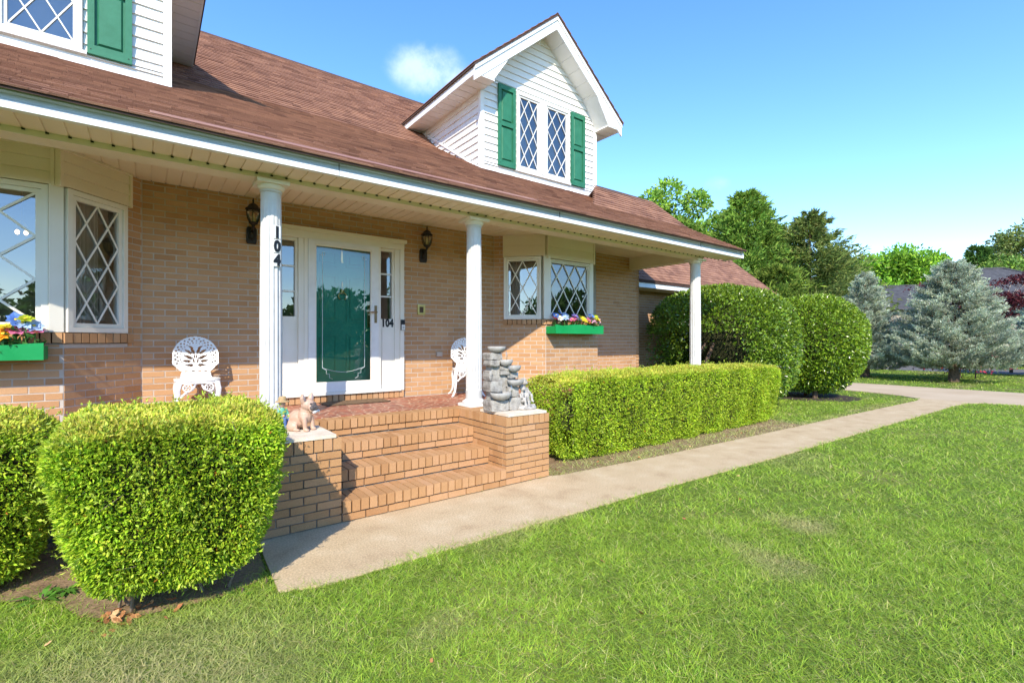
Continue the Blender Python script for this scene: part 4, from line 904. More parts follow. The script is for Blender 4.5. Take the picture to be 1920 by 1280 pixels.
q = MB(); [q.tube([(s * .046, -.046, .262), (s * .056, -.046, .29), (s * .061, -.043, .312)], [.014, .013, .003], 8) for s in (-1, 1)]; q.build('inner_ear', mat('ear_grey', [(.22, .17, .17), (.3, .24, .24)], .7), dg)
q = MB(); q.ell((.055, -.10, .165), (.026, .014, .014)); q.ell((-.0, -.112, .165), (.026, .014, .014)); q.tube([(.055, -.10, .165), (0, -.112, .165)], .012, 8); q.build('bone', WHITE, dg, smooth=True)
by = tthing('boy_figurine', 'small painted boy figurine with straw hat and green shirt behind the dog', 'figurine', (1.0, 4.83, CZ - .027), R(25))
b = MB(); b.ell((0, 0, .14), (.036, .03, .055)); [b.tube([(s * .034, 0, .175), (s * .05, -.01, .13), (s * .03, -.05, .12)], [.014, .013, .011], 8) for s in (-1, 1)]; fused(b, .005, mat('shirt_green', [(.10, .33, .22), (.14, .40, .28)], .5, 20), 'shirt', by, 2)
b = MB(); b.ell((0, 0, .225), (.028, .03, .033)); b.ell((0, -.03, .22), (.006, .008, .007)); [b.ell((s * .028, 0, .222), (.006, .008, .01)) for s in (-1, 1)]; b.tube([(0, 0, .18), (0, 0, .21)], .013, 8); [MB().ell((s * .028, -.055, .12), (.012, .012, .012)).build('hand', mat('figurine_skin', [(.55, .33, .22), (.62, .40, .28)], .5), by, smooth=True) for s in (-1, 1)]; fused(b, .0045, mat('figurine_skin', [(.55, .33, .22), (.62, .40, .28)], .5), 'head', by, 1)
MB().lathe([(.062, .243), (.060, .250), (.036, .254), (.034, .28), (.026, .292), (.001, .295)], n=22).build('straw_hat', mat('straw', [(.36, .24, .11), (.48, .34, .18)], .8, 60), by)
b = MB(); b.ell((0, 0, .095), (.04, .035, .03)); [b.tube([(s * .02, -.01, .09), (s * .024, -.065, .092), (s * .024, -.07, .02), (s * .024, -.09, .012)], [.021, .019, .015, .015], 8) for s in (-1, 1)]; fused(b, .005, mat('trousers_blue', [(.08, .14, .34), (.12, .20, .45)], .6), 'trousers', by, 2)
MB().lathe([(.05, 0), (.05, .07), (.042, .075)], n=14).build('stump', BARK, by)
rk_t = MB(); rk_t.ell((0, 0, .02), (.045, .03, .022)); rk_t.ell((.035, -.01, .03), (.022, .02, .02)); rk_t.ell((-.03, .012, .025), (.02, .02, .018)); fr_ = fused(rk_t, .005, STONE, 'stone_frog', None, 1); fr_.location = (.86, 4.26, CZ); tag(fr_, 'small grey stone frog on the pale slab beside the hedge', 'ornament')

# ------------------------------------------------------------------ foliage tools
def unitv(a): return a / np.maximum(np.linalg.norm(a, axis=1, keepdims=True), 1e-9)
def leaves(P, N, L, W, tilt=.9, droop=0., fold=.25):
    """kite-shaped leaves at P growing along N with a random lean; returns vertices (n,4,3)"""
    n = len(P); d = unitv(N + rng.normal(0, tilt, (n, 3)) + np.array([0, 0, -droop])); s = unitv(np.cross(d, rng.normal(0, 1, (n, 3)))); nn = np.cross(d, s)
    L = (L * rng.uniform(.65, 1.3, n))[:, None]; W = (W * rng.uniform(.7, 1.25, n))[:, None]
    return np.stack([P, P + d * L * .5 + s * W * .5 + nn * W * fold, P + d * L, P + d * L * .5 - s * W * .5 + nn * W * fold], 1)
def quads(n): return np.arange(n * 4, dtype=np.int32).reshape(-1, 4)
def pick(cols, w, n, var=.18):
    c = np.array(cols)[rng.choice(len(cols), n, p=np.array(w) / sum(w))]; return np.clip(c * (1 + rng.normal(0, var, (n, 1))) * (1 + rng.normal(0, .05, (n, 3))), .002, .9)
def foliage(name, V, cols, m, parent, loc=(0, 0, 0)): return npmesh(name, V.reshape(-1, 3), quads(len(V)), m, parent, np.repeat(cols, 4, 0), loc)
def wob(p, s, seed=0.): return (np.sin(p[:, 0] * s + 1.3 + seed) * np.sin(p[:, 1] * s * 1.1 + seed * 2) + np.sin(p[:, 2] * s * .9 + 2 + seed) * np.sin((p[:, 0] + p[:, 1]) * s * .8 + seed)) * .5
def hedge_pts(n, c, h, z0, z1, e=5., taper=.75, lump=.038, seed=0., inset=None, zfun=None):
    a = np.array([h[0], h[1], (z1 - z0) / 2]); ar = np.array([a[1] * a[2], a[0] * a[2], a[0] * a[1] * .75]); ax = rng.choice(3, n, p=ar / ar.sum())
    q = rng.uniform(-1, 1, (n, 3)); q[np.arange(n), ax] = np.where(rng.uniform(0, 1, n) < .5, -1., 1.); up = ax == 2; q[up, 2] = np.where(rng.uniform(0, 1, up.sum()) < .85, 1., -1.)
    q = q * ((np.abs(q) ** e).sum(1) ** (-1 / e))[:, None]; p = q * a; nn = unitv(np.sign(q) * np.abs(q) ** (e - 1) / a)
    t = (p[:, 2] / a[2] + 1) / 2; f = taper + (1 - taper) * np.clip(t / .8, 0, 1); p[:, 0] = np.sign(p[:, 0]) * (np.abs(p[:, 0]) - (1 - f) * min(h)); p[:, 1] *= f
    p = p + nn * (wob(p, 9, seed) * lump + wob(p, 23, seed + 1) * lump * .5)[:, None]
    p += np.array([c[0], c[1], (z0 + z1) / 2]); return p, nn
def hedge(name, label, c, h, z1, nleaf, L, W, seed, e=5., taper=.75, group=None, cols=None, z0=-.03, cat='hedge', top=None):
    t = tthing(name, label, cat, (c[0], c[1], -.02), 0, group); o0 = (-c[0], -c[1], .02)
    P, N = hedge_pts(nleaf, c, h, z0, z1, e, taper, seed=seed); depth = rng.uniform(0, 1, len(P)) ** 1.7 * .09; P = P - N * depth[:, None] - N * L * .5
    bare = (wob(P, 5.5, seed + 3) > .7) & (rng.uniform(0, 1, len(P)) < .45); P, N, depth = P[~bare], N[~bare], depth[~bare]
    col = pick(cols or [(.38, .52, .03), (.28, .43, .022), (.48, .58, .045), (.16, .27, .018)], [4, 4, 2, 2], len(P))
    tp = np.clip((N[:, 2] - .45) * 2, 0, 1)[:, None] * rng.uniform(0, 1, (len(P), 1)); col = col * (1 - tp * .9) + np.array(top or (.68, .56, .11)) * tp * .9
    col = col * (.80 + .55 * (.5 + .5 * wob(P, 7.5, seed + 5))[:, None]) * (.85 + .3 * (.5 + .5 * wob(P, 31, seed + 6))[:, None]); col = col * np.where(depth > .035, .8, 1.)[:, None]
    rare = rng.uniform(0, 1, len(P)) < .004; col[rare] = (.45, .16, .03)
    foliage('foliage', leaves(P, N, L, W, .75), col, LEAF, t, (0, 0, 0)).location = o0
    # stray shoots that have outgrown the last clipping
    k = rng.choice(len(P), int(len(P) * .006), replace=False); sp = np.repeat(P[k] + N[k] * L * .6, 7, 0); sn = np.repeat(unitv(N[k] + rng.normal(0, .35, (len(k), 3)) + [0, 0, .5]), 7, 0); sp = sp + sn * np.tile(np.linspace(.0, .055, 7), len(k))[:, None]
    foliage('shoots', leaves(sp, sn, L * .9, W * .9, .8), pick([(.42, .55, .05), (.5, .6, .08)], [1, 1], len(sp)), LEAF, t).location = o0
    # twiggy core and stems
    n1, n2 = 28, 14; v = []; f = []; a = np.array([h[0] - .10, h[1] - .10, (z1 - z0) / 2 - .07])
    for j in range(n2 + 1):
        la = -math.pi / 2 + math.pi * j / n2
        for i in range(n1):
            lo = 2 * math.pi * i / n1; d = np.array([math.cos(la) * math.cos(lo), math.cos(la) * math.sin(lo), math.sin(la)]); r = (np.abs(d / a) ** e).sum() ** (-1 / e); p = d * r
            tt = (p[2] / a[2] + 1) / 2; ff = taper + (1 - taper) * min(1, max(0, tt / .8)); px = math.copysign(max(abs(p[0]) - (1 - ff) * min(h), 0), p[0]); v.append((px, p[1] * ff, p[2] + (z0 + z1) / 2 + .02))
    for j in range(n2):
        for i in range(n1): k = (i + 1) % n1; f.append((j * n1 + i, j * n1 + k, (j + 1) * n1 + k, (j + 1) * n1 + i))
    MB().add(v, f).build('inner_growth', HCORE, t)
    b = MB()
    kt = rng.choice(len(P), int(90 * h[0]), replace=False)
    for i in kt:
        p = P[i] - np.array([c[0], c[1], -.02]); dv = unitv(np.cross(N[i:i + 1], rng.normal(0, 1, (1, 3))))[0] * .07; q0 = p + N[i] * (depth[i] - .02); b.tube([tuple(q0 - dv), tuple(q0 + N[i] * .012), tuple(q0 + dv * .9 + N[i] * .004)], [.0022, .002, .0012], 4)
    for i in range(int(14 * h[0] / .6)):
        x, y = rnd.uniform(-h[0] * .5, h[0] * .5), rnd.uniform(-h[1] * .25, h[1] * .3); p = [(x, y, 0), (x + rnd.uniform(-.05, .05), y - .05, .12), (x + rnd.uniform(-.15, .15), y - rnd.uniform(0, .12), .26)]; b.tube(p, [.010, .007, .004], 5)
    b.build('stem', TWIG, t)['kind'] = 'stuff'; return t
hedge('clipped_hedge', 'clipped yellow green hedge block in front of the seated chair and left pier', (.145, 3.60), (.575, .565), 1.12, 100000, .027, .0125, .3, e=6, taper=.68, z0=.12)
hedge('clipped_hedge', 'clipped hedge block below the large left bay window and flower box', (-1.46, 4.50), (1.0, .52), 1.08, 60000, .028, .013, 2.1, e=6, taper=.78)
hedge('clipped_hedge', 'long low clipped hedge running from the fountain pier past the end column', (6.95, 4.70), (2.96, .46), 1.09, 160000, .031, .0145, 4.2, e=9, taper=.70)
# ---- big clipped shrubs
def shrub(name, label, c, rad, zc, nleaf, seed, trunk, cols, hollow=None, L=.075, W=.04, e=2.6):
    t = tthing(name, label, 'shrub', (c[0], c[1], -.03)); d = unitv(rng.normal(0, 1, (nleaf, 3))); q = d / np.array(rad); r = (np.abs(q) ** e).sum(1) ** (-1 / e); p = d * r[:, None]
    p = p + d * (wob(p, 3.2, seed) * .07 + wob(p, 9, seed + 1) * .04)[:, None]; dep = rng.uniform(0, 1, nleaf) ** 1.6 * .32; P = p - d * dep[:, None]; P[:, 2] += zc
    ok = P[:, 2] > .08
    if hollow is not None: ok &= ~hollow(P)
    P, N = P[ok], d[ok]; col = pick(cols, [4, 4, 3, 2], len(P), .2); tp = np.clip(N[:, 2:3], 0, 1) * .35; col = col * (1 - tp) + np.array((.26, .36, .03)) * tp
    foliage('foliage', leaves(P, N, L, W, .8), col, GLOSSLEAF, t)
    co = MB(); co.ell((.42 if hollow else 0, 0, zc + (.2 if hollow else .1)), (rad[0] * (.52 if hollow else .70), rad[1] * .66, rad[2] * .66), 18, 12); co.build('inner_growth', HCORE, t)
    b = MB()
    for p in trunk: b.tube(p, [.07, .055, .05, .03][:len(p)], 8)
    b.build('trunk', BARK, t); return t
GC = [(.16, .27, .02), (.085, .17, .015), (.25, .37, .03), (.045, .085, .012)]
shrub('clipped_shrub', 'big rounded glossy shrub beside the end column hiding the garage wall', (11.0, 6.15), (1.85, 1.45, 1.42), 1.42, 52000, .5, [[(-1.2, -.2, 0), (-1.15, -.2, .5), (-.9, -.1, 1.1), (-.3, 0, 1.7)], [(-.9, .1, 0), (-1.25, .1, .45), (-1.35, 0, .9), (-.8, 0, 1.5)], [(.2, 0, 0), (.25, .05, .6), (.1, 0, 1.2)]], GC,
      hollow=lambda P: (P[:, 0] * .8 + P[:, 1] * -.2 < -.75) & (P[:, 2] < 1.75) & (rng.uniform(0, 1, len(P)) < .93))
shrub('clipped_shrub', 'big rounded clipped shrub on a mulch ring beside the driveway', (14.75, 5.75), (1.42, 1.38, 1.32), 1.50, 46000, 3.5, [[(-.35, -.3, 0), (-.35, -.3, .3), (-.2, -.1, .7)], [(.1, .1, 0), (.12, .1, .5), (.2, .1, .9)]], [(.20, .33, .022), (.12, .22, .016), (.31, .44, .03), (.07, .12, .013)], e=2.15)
# ---- window boxes with silk flowers
def box_planter(label, x0, x1, z0, z1, y0=5.70):
    t = tthing('flower_box', label, 'flower box', ((x0 + x1) / 2, (y0 + 5.93) / 2, z0), 0, 'green window boxes'); w, d, h = (x1 - x0) / 2, (5.935 - y0) / 2, z1 - z0
    n = 24; top = [(-w + 2 * w * i / n, h - .028 + .028 * abs(math.cos(3 * math.pi * i / n / 1.0 * .5 + .9)) ** .7) for i in range(n + 1)]
    MB().prism([(-w, 0), (w, 0)] + top[::-1], 'y', -d, -d + .018).build('front_board', BOXG, t)
    for s in (-1, 1): a, b_ = sorted((s * w, s * (w - .018))); bx('end_board', (a, -d + .0185, .001), (b_, d, h - .03), BOXG, t)
    bx('bottom_board', (-w + .018, -d + .0185, .001), (w - .018, d, .018), BOXG, t); bx('back_board', (-w + .018, d - .018, .0185), (w - .018, d, h - .03), BOXG, t); bx('moss_filling', (-w + .019, -d + .02, .02), (w - .019, d - .02, h - .05), SOIL, t)
    return t
box_planter('green scalloped flower box full of silk flowers under the right bay window', 5.19, 6.30, 1.65, 1.80); box_planter('green flower box with orange and blue silk flowers under the left bay window', -1.95, -.70, 1.365, 1.515)
FL = {'pink': (.75, .20, .38), 'pale pink': (.80, .45, .60), 'blue': (.14, .28, .72), 'pale blue': (.42, .58, .85), 'yellow': (.80, .68, .06), 'orange': (.85, .34, .02), 'white': (.78, .78, .76), 'lilac': (.34, .26, .68), 'lime': (.50, .58, .04), 'magenta': (.72, .08, .30)}
def flower(x, y, z, zb, colname, r, where):
    t = tthing('silk_flower', f'{colname} silk flower in the {where}', 'flower', (x, y, zb), rnd.uniform(0, 6), f'{colname} silk flowers in the {where}'); c = np.array(FL[colname]); h = z - zb + .015; r *= 1.3
    tl = Matrix.Rotation(rnd.uniform(.2, .9), 3, 'X') @ Matrix.Identity(3); tl = Matrix.Rotation(-(WLrot(t)), 3, 'Z') @ Matrix.Rotation(rnd.uniform(.3, 1.0), 3, 'X') @ Matrix.Rotation(rnd.uniform(-.5, .5), 3, 'Y'); V = []; K = []
    for ring, (n, rr, up) in enumerate(((7, r, .25), (6, r * .72, .55), (5, r * .42, 1.0))):
        for k in range(n):
            a = 2 * math.pi * k / n + ring * .4 + rnd.uniform(-.12, .12); d = Vector((math.cos(a), math.sin(a), up)).normalized(); s = Vector((-math.sin(a), math.cos(a), 0)); q = rr * rnd.uniform(.85, 1.12)
            for p in (Vector((0, 0, 0)), d * q * .6 + s * q * .33, d * q - Vector((0, 0, q * .12)), d * q * .6 - s * q * .33): V.append(tuple((tl @ p) + Vector((0, 0, h))))
            K += [c * rnd.uniform(.75, 1.2)] * 4
    npmesh('petals', np.array(V), quads(len(V) // 4), PETAL, t, np.clip(np.array(K), 0, .9)).location = (0, 0, 0)
    MB().ell((0, 0, h), (r * .22, r * .22, r * .2), 8, 6).build('flower_centre', mat('pollen', [(.6, .4, .03), (.7, .52, .06)], .8, 40), t)
    MB().tube([(0, 0, 0), (.005, 0, h * .5), (0, 0, h)], .004, 5).build('flower_stem', mat('stem_green', [(.05, .16, .03), (.08, .22, .04)], .6), t)
    P = np.array([[rnd.uniform(-.03, .03), rnd.uniform(-.05, .02), h * rnd.uniform(.2, .7)] for _ in range(9)]); foliage('flower_leaves', leaves(P, np.tile([0, -.3, .25], (9, 1)), .07, .035, 1.), pick([(.05, .16, .03), (.03, .10, .02)], [1, 1], 9), LEAF, t)
def WLrot(o): return o.rotation_euler[2]
for (x, z, cn, r) in ((5.28, 1.93, 'blue', .055), (5.40, 1.955, 'blue', .06), (5.52, 1.94, 'pale blue', .062), (5.36, 1.885, 'white', .055), (5.26, 1.875, 'magenta', .055), (5.33, 1.84, 'pink', .05), (5.45, 1.895, 'pale blue', .06), (5.54, 1.875, 'pale pink', .06), (5.63, 1.87, 'pink', .055),
                      (5.68, 1.92, 'lilac', .06), (5.74, 1.93, 'lilac', .05), (5.70, 1.83, 'orange', .055), (5.73, 1.87, 'pink', .045), (5.86, 1.92, 'lime', .06), (5.88, 1.87, 'yellow', .062), (5.99, 1.83, 'orange', .055), (6.02, 1.87, 'pink', .05), (6.07, 1.94, 'blue', .058), (6.12, 1.875, 'pale pink', .062), (6.18, 1.93, 'lime', .05), (6.22, 1.885, 'yellow', .05), (6.24, 1.86, 'pale pink', .06)):
    flower(x, 5.80 + rnd.uniform(-.05, .04), z, 1.70, cn, r, 'right window box')
for (x, z, cn, r) in ((-.84, 1.665, 'pale blue', .062), (-.77, 1.64, 'pale blue', .06), (-.88, 1.69, 'blue', .06), (-.82, 1.70, 'lime', .05), (-.76, 1.59, 'pink', .062), (-.88, 1.60, 'pink', .06), (-.95, 1.57, 'orange', .06), (-1.02, 1.58, 'orange', .065), (-.94, 1.63, 'yellow', .05), (-1.10, 1.60, 'orange', .06), (-1.2, 1.62, 'pink', .06), (-1.35, 1.63, 'blue', .06)):
    flower(x, 5.78 + rnd.uniform(-.04, .03), z, 1.42, cn, r, 'left window box')

# ------------------------------------------------------------------ trees
def broadleaf(name, label, loc, h, r, nleaf, cols, L, seed, group=None, base=.25, bark=BARK, bottom=.0, cat='tree'):
    t = tthing(name, label, cat, loc, 0, group); q = np.random.default_rng(seed); zc, rz = h * (base + 1) / 2, h * (1 - base) / 2; nc = 60
    d = unitv(q.normal(0, 1, (nc, 3))); rad = q.uniform(.35, .92, nc) ** .7; cc = d * rad[:, None] * np.array([r, r, rz]); cc[:, 2] += zc; cr = q.uniform(.16, .34, nc) * r
    k = q.integers(0, nc, nleaf); dd = unitv(q.normal(0, 1, (nleaf, 3)) + np.array([0, 0, .25])); P = cc[k] + dd * (cr[k] * q.uniform(.55, 1.05, nleaf))[:, None]; P[:, 2] = np.maximum(P[:, 2], bottom + .1)
    tone = q.uniform(.7, 1.25, nc)[k][:, None]; col = np.clip(pick(cols, [3, 3, 2], nleaf) * tone, .004, .8); foliage('crown', leaves(P, dd, L, L * .55, .9), col, LEAF, t)
    b = MB(); b.tube([(0, 0, -.05), (.05 * r * .2, 0, h * base * .6), (0, 0, h * base * 1.1), (.1, .05, zc)], [.045 * h * .5, .035 * h * .5, .03 * h * .5, .012 * h * .5], 8)
    for i in range(7): p = cc[i * 7 % nc]; b.tube([(0, 0, h * base * .9), tuple(p * .5 + np.array([0, 0, h * base * .5])), tuple(p)], [.02 * h * .5, .012 * h * .5, .004 * h], 6)
    b.build('trunk', bark, t); return t
def conifer(name, label, loc, h, r, nleaf, cols, L, W, seed, group=None, base=.06, power=.9, droop=.25, spread=.35, ragged=.2, bark=BARK, cat='tree'):
    """whorled branches carrying needle sprays"""
    t = tthing(name, label, cat, loc, 0, group); q = np.random.default_rng(seed); nb = max(60, nleaf // 60); f = q.uniform(0, 1, nb) ** 1.25; zb = h * (base + (1 - base) * f); rb = r * (1 - f) ** power * q.uniform(1 - ragged * 1.6, 1 + ragged, nb) + .04 * r
    az = q.uniform(0, 2 * math.pi, nb); up = q.uniform(-.05, .35, nb); k = q.integers(0, nb, nleaf); s = q.uniform(.12, 1, nleaf) ** .55
    wid = (1 - s * .6) * rb[k] * spread; a = az[k]; rr = rb[k] * s; off = q.normal(0, 1, (nleaf, 3)) * (wid * .45)[:, None]
    P = np.stack([rr * np.cos(a), rr * np.sin(a), zb[k] + rr * (up[k] - droop * s)], 1) + off * np.array([1, 1, .45]); N = np.stack([np.cos(a), np.sin(a), .35 + 0 * a], 1); P[:, 2] = np.maximum(P[:, 2], .15)
    tone = q.uniform(.72, 1.2, nb)[k][:, None]; col = np.clip(pick(cols, [3, 3, 2], nleaf) * tone, .004, .8); foliage('needles', leaves(P, N, L, W, .55), col, NEEDLE, t)
    b = MB(); b.tube([(0, 0, -.05), (.02, 0, h * .4), (0, 0, h * .97)], [.022 * h + .06, .014 * h, .004 * h], 8)
    for i in range(0, nb, max(1, nb // 26)): b.tube([(0, 0, zb[i]), (rb[i] * .85 * math.cos(az[i]), rb[i] * .85 * math.sin(az[i]), zb[i] + rb[i] * .8 * (up[i] - droop * .7))], [.02 + .004 * h, .006], 5)
    b.build('trunk', bark, t); return t
def at(u, d, z=-.03): x = (u - 960) / FPX; return (d * (SN + x * CS), d * (CS - x * SN), z)
BLUE = [(.52, .58, .41), (.40, .47, .34), (.63, .68, .50)]
def spruce(label, loc, h, r, nb, seed, base=.12, power=.8):
    '''whorled boughs set with upturned needle tufts'''
    t = tthing('blue_spruce', label, 'tree', loc); q = np.random.default_rng(seed); f = (np.arange(nb) + q.uniform(0, 1, nb)) / nb; f = f ** 1.15; zb = h * (base + (1 - base) * f)
    rb = r * (1 - f) ** power * q.uniform(.72, 1.12, nb) + .08; az = np.arange(nb) * 2.399 + q.uniform(-.3, .3, nb); T = []; tone = []
    b = MB(); b.tube([(0, 0, -.05), (.03, 0, h * .1), (.02, 0, h * .4), (0, 0, h * .97)], [.19, .15, .09, .015], 9)
    for i in range(nb):
        n = int(5 + rb[i] * 11); dx, dy = math.cos(az[i]), math.sin(az[i]); tn = q.uniform(.62, 1.2); sag = .10 * rb[i] * (1 - f[i])
        for j in range(n):
            s_ = .25 + .75 * (j + q.uniform(0, 1)) / n; w = (1.02 - s_) * rb[i] * .42 + .05; o = q.uniform(-1, 1) * w; rr = rb[i] * s_
            T.append((rr * dx - o * dy, rr * dy + o * dx, zb[i] - sag * 4 * s_ * (1 - s_) + .10 * rb[i] * s_ ** 2 + q.uniform(-.05, .07), dx - o * dy * .6, dy + o * dx * .6)); tone.append(tn * q.uniform(.85, 1.15))
        if i % 3 == 0: b.tube([(0, 0, zb[i]), (rb[i] * .5 * dx, rb[i] * .5 * dy, zb[i] - sag), (rb[i] * .9 * dx, rb[i] * .9 * dy, zb[i] + .05 * rb[i])], [.03, .02, .006], 5)
    T = np.array(T); tone = np.array(tone); m = 30; k = np.repeat(np.arange(len(T)), m); N = np.stack([T[k, 3], T[k, 4], np.full(len(k), .55)], 1); ln = q.uniform(0, 1, len(k))[:, None]
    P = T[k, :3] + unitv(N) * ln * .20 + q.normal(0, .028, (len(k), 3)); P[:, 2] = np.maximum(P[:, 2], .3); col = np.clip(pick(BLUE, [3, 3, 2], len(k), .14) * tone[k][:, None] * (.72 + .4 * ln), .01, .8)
    foliage('needles', leaves(P, N, .085, .026, .6), col, NEEDLE, t); b.build('trunk', BARK, t)
spruce('full blue grey spruce with a short dark trunk beside two thin stakes', (24.5, 4.5, -.03), 4.5, 2.2, 210, 11, base=.15, power=.68)
spruce('narrower blue grey spruce between the clipped shrub and the nearer grey roofed house', at(1622, 21), 4.4, 1.6, 150, 12, base=.1)
spruce('blue grey spruce cut by the picture edge in front of the dark red maple', at(1978, 21), 4.2, 1.9, 150, 13, base=.14)
for k, (u, d) in enumerate(((1797, 19.6), (1829, 19.8))):
    x, y, z = at(u, d); o = MB().tube([(0, 0, -.1), (.01, 0, .75)], .022, 8).build('stake', BLACK, None, (x, y, 0)); tag(o, 'thin dark stake in the grass beside the spruce trunk', 'stake', 'stakes by the spruce')
az = tthing('azalea', 'low shrub with red blossoms behind the spruce trunk', 'shrub', at(1800, 20.6)); P = rng.normal(0, 1, (2600, 3)) * np.array([.75, .5, .28]) + np.array([0, 0, .75]); P[:, 2] = np.maximum(P[:, 2], .08)
foliage('foliage', leaves(P, unitv(rng.normal(0, 1, P.shape)), .09, .045), pick([(.05, .11, .02), (.08, .16, .03)], [1, 1], len(P)), LEAF, az); P2 = P[:420] * np.array([1.05, 1.05, 1.0]) + np.array([0, -.1, .1]); foliage('blossoms', leaves(P2, unitv(rng.normal(0, 1, P2.shape)), .09, .09), pick([(.65, .03, .07), (.75, .06, .12)], [1, 1], len(P2)), PETAL, az)
MB().tube([(0, 0, 0), (.05, 0, .3), (.2, 0, .7)], [.03, .02, .01], 6).build('trunk', BARK, az)
# dark red maple: flat sprays on pale limbs
mp_ = tthing('red_maple', 'dark red maple with bare pale limbs in front of the second grey roof', 'tree', at(1862, 28)); b = MB(); V = []; q = np.random.default_rng(4)
for i in range(15):
    a = q.uniform(0, 6.28); rr = q.uniform(.9, 2.4); z = q.uniform(2.4, 5.2); p1 = (rr * .35 * math.cos(a), rr * .35 * math.sin(a), z * .55 + .4); p2 = (rr * math.cos(a), rr * math.sin(a), z); b.tube([(0, 0, .9), p1, p2], [.09, .06, .015], 6)
    for j in range(3): a2 = a + q.uniform(-.8, .8); p3 = (p2[0] + .8 * math.cos(a2), p2[1] + .8 * math.sin(a2), z + q.uniform(-.1, .35)); b.tube([p1, p3], [.03, .008], 5); V.append(p3)
    V.append(p2)
b.tube([(0, 0, -.05), (.03, 0, .5), (0, 0, .95)], [.16, .13, .11], 8); b.build('trunk', PALEBARK, mp_); V = np.array(V); k = q.integers(0, len(V), 9000); P = V[k] + q.normal(0, 1, (9000, 3)) * np.array([.55, .55, .12]); P[:, 2] -= .12 * np.hypot(P[:, 0] - V[k][:, 0], P[:, 1] - V[k][:, 1])
foliage('crown', leaves(P, np.tile([0, 0, -.2], (9000, 1)) + q.normal(0, .6, (9000, 3)), .16, .10, .6), pick([(.10, .018, .022), (.06, .012, .016), (.17, .03, .03)], [3, 3, 1], 9000), LEAF, mp_)
# background trees beyond the house
GR1 = [(.24, .40, .05), (.16, .31, .04), (.31, .46, .07)]; GR2 = [(.12, .22, .04), (.08, .17, .03), (.16, .28, .05)]; OLV = [(.20, .26, .06), (.14, .20, .05), (.27, .31, .09)]; DK = [(.05, .10, .025), (.035, .075, .02), (.075, .13, .035)]
broadleaf('leafy_tree', 'tall bright green leafy tree rising behind the end of the porch roof', at(1262, 36), 13.0, 3.6, 30000, GR1, .34, 21, base=.1)
broadleaf('leafy_tree', 'darker green leafy tree between the bright leafy tree and the tall evergreen', at(1340, 42), 12.6, 3.8, 22000, GR1, .38, 22, base=.1)
conifer('evergreen', 'tall dense mid green evergreen with a pointed top behind the garage roof', at(1402, 34), 11.9, 4.1, 34000, [(.22, .36, .055), (.15, .28, .045), (.30, .42, .07)], .42, .10, 23, base=.02, power=.62, droop=-.25, ragged=.18)
conifer('cedar', 'olive green cedar with several thin sparse leaders above the clipped shrubs', at(1518, 32), 10.0, 3.7, 26000, OLV, .38, .09, 24, base=.02, power=.70, droop=-.28, ragged=.42)
conifer('cedar', 'lower yellow green cedar filling in below the tall evergreen', at(1455, 27), 5.6, 2.6, 14000, [(.19, .27, .04), (.14, .21, .03), (.25, .32, .05)], .34, .08, 25, base=.02, power=.55, droop=-.2, ragged=.3)
broadleaf('leafy_tree', 'round bright green leafy tree behind the nearer grey roof', at(1668, 46), 10.6, 5.2, 26000, [(.24, .44, .03), (.16, .34, .03), (.30, .50, .045)], .36, 26, base=.1)
broadleaf('leafy_tree', 'dark leafy tree between the round bright tree and the small conifer', at(1752, 62), 11.4, 4.2, 8000, DK, .42, 27, base=.15)
conifer('evergreen', 'green pyramidal conifer behind the farther grey roof', at(1832, 52), 11.6, 4.2, 12000, [(.08, .17, .03), (.06, .13, .025), (.11, .21, .04)], .5, .13, 28, base=.05, power=.75, droop=-.1, ragged=.25)
broadleaf('pine_tree', 'tall pine with clumped olive crown beyond the dark red maple', at(1912, 58), 15.6, 4.2, 9000, OLV, .4, 29, base=.45)
broadleaf('pine_tree', 'smaller pine with dark clumps beside the pyramidal conifer', at(1790, 66), 11.6, 3.4, 5000, DK, .42, 30, base=.4)
broadleaf('leafy_tree', 'bushy green tree low behind the cedar and round bright tree', at(1590, 50), 7.4, 4.0, 9000, GR2, .36, 31, base=.05)
broadleaf('leafy_tree', 'bushy mid green tree at the picture edge below the tall pine', at(1935, 46), 8.2, 4.0, 9000, GR2, .36, 32, base=.05)
for u, d, h, r, sd, lab in ((1455, 40, 11.0, 3.4, 41, 'pointed green conifer between the tall evergreen and the sparse cedar'), (1572, 38, 8.6, 3.2, 42, 'dark green conifer right of the sparse cedar')):
    conifer('evergreen', lab, at(u, d), h, r, 16000, [(.17, .28, .05), (.12, .21, .04), (.23, .34, .06)], .42, .10, sd, base=.02, power=.7, droop=-.2, ragged=.25)
for u, d, h, r, sd, lab in ((1740, 50, 9.2, 4.0, 43, 'mid green leafy tree right of the round bright tree'), (1870, 50, 9.8, 4.4, 44, 'leafy tree behind the dark red maple'), (1310, 30, 8.6, 3.0, 45, 'leafy green tree low behind the garage roof')):
    broadleaf('leafy_tree', lab, at(u, d), h, r, 14000, [(.19, .31, .05), (.13, .24, .04), (.25, .38, .06)], .36, sd, base=.08)
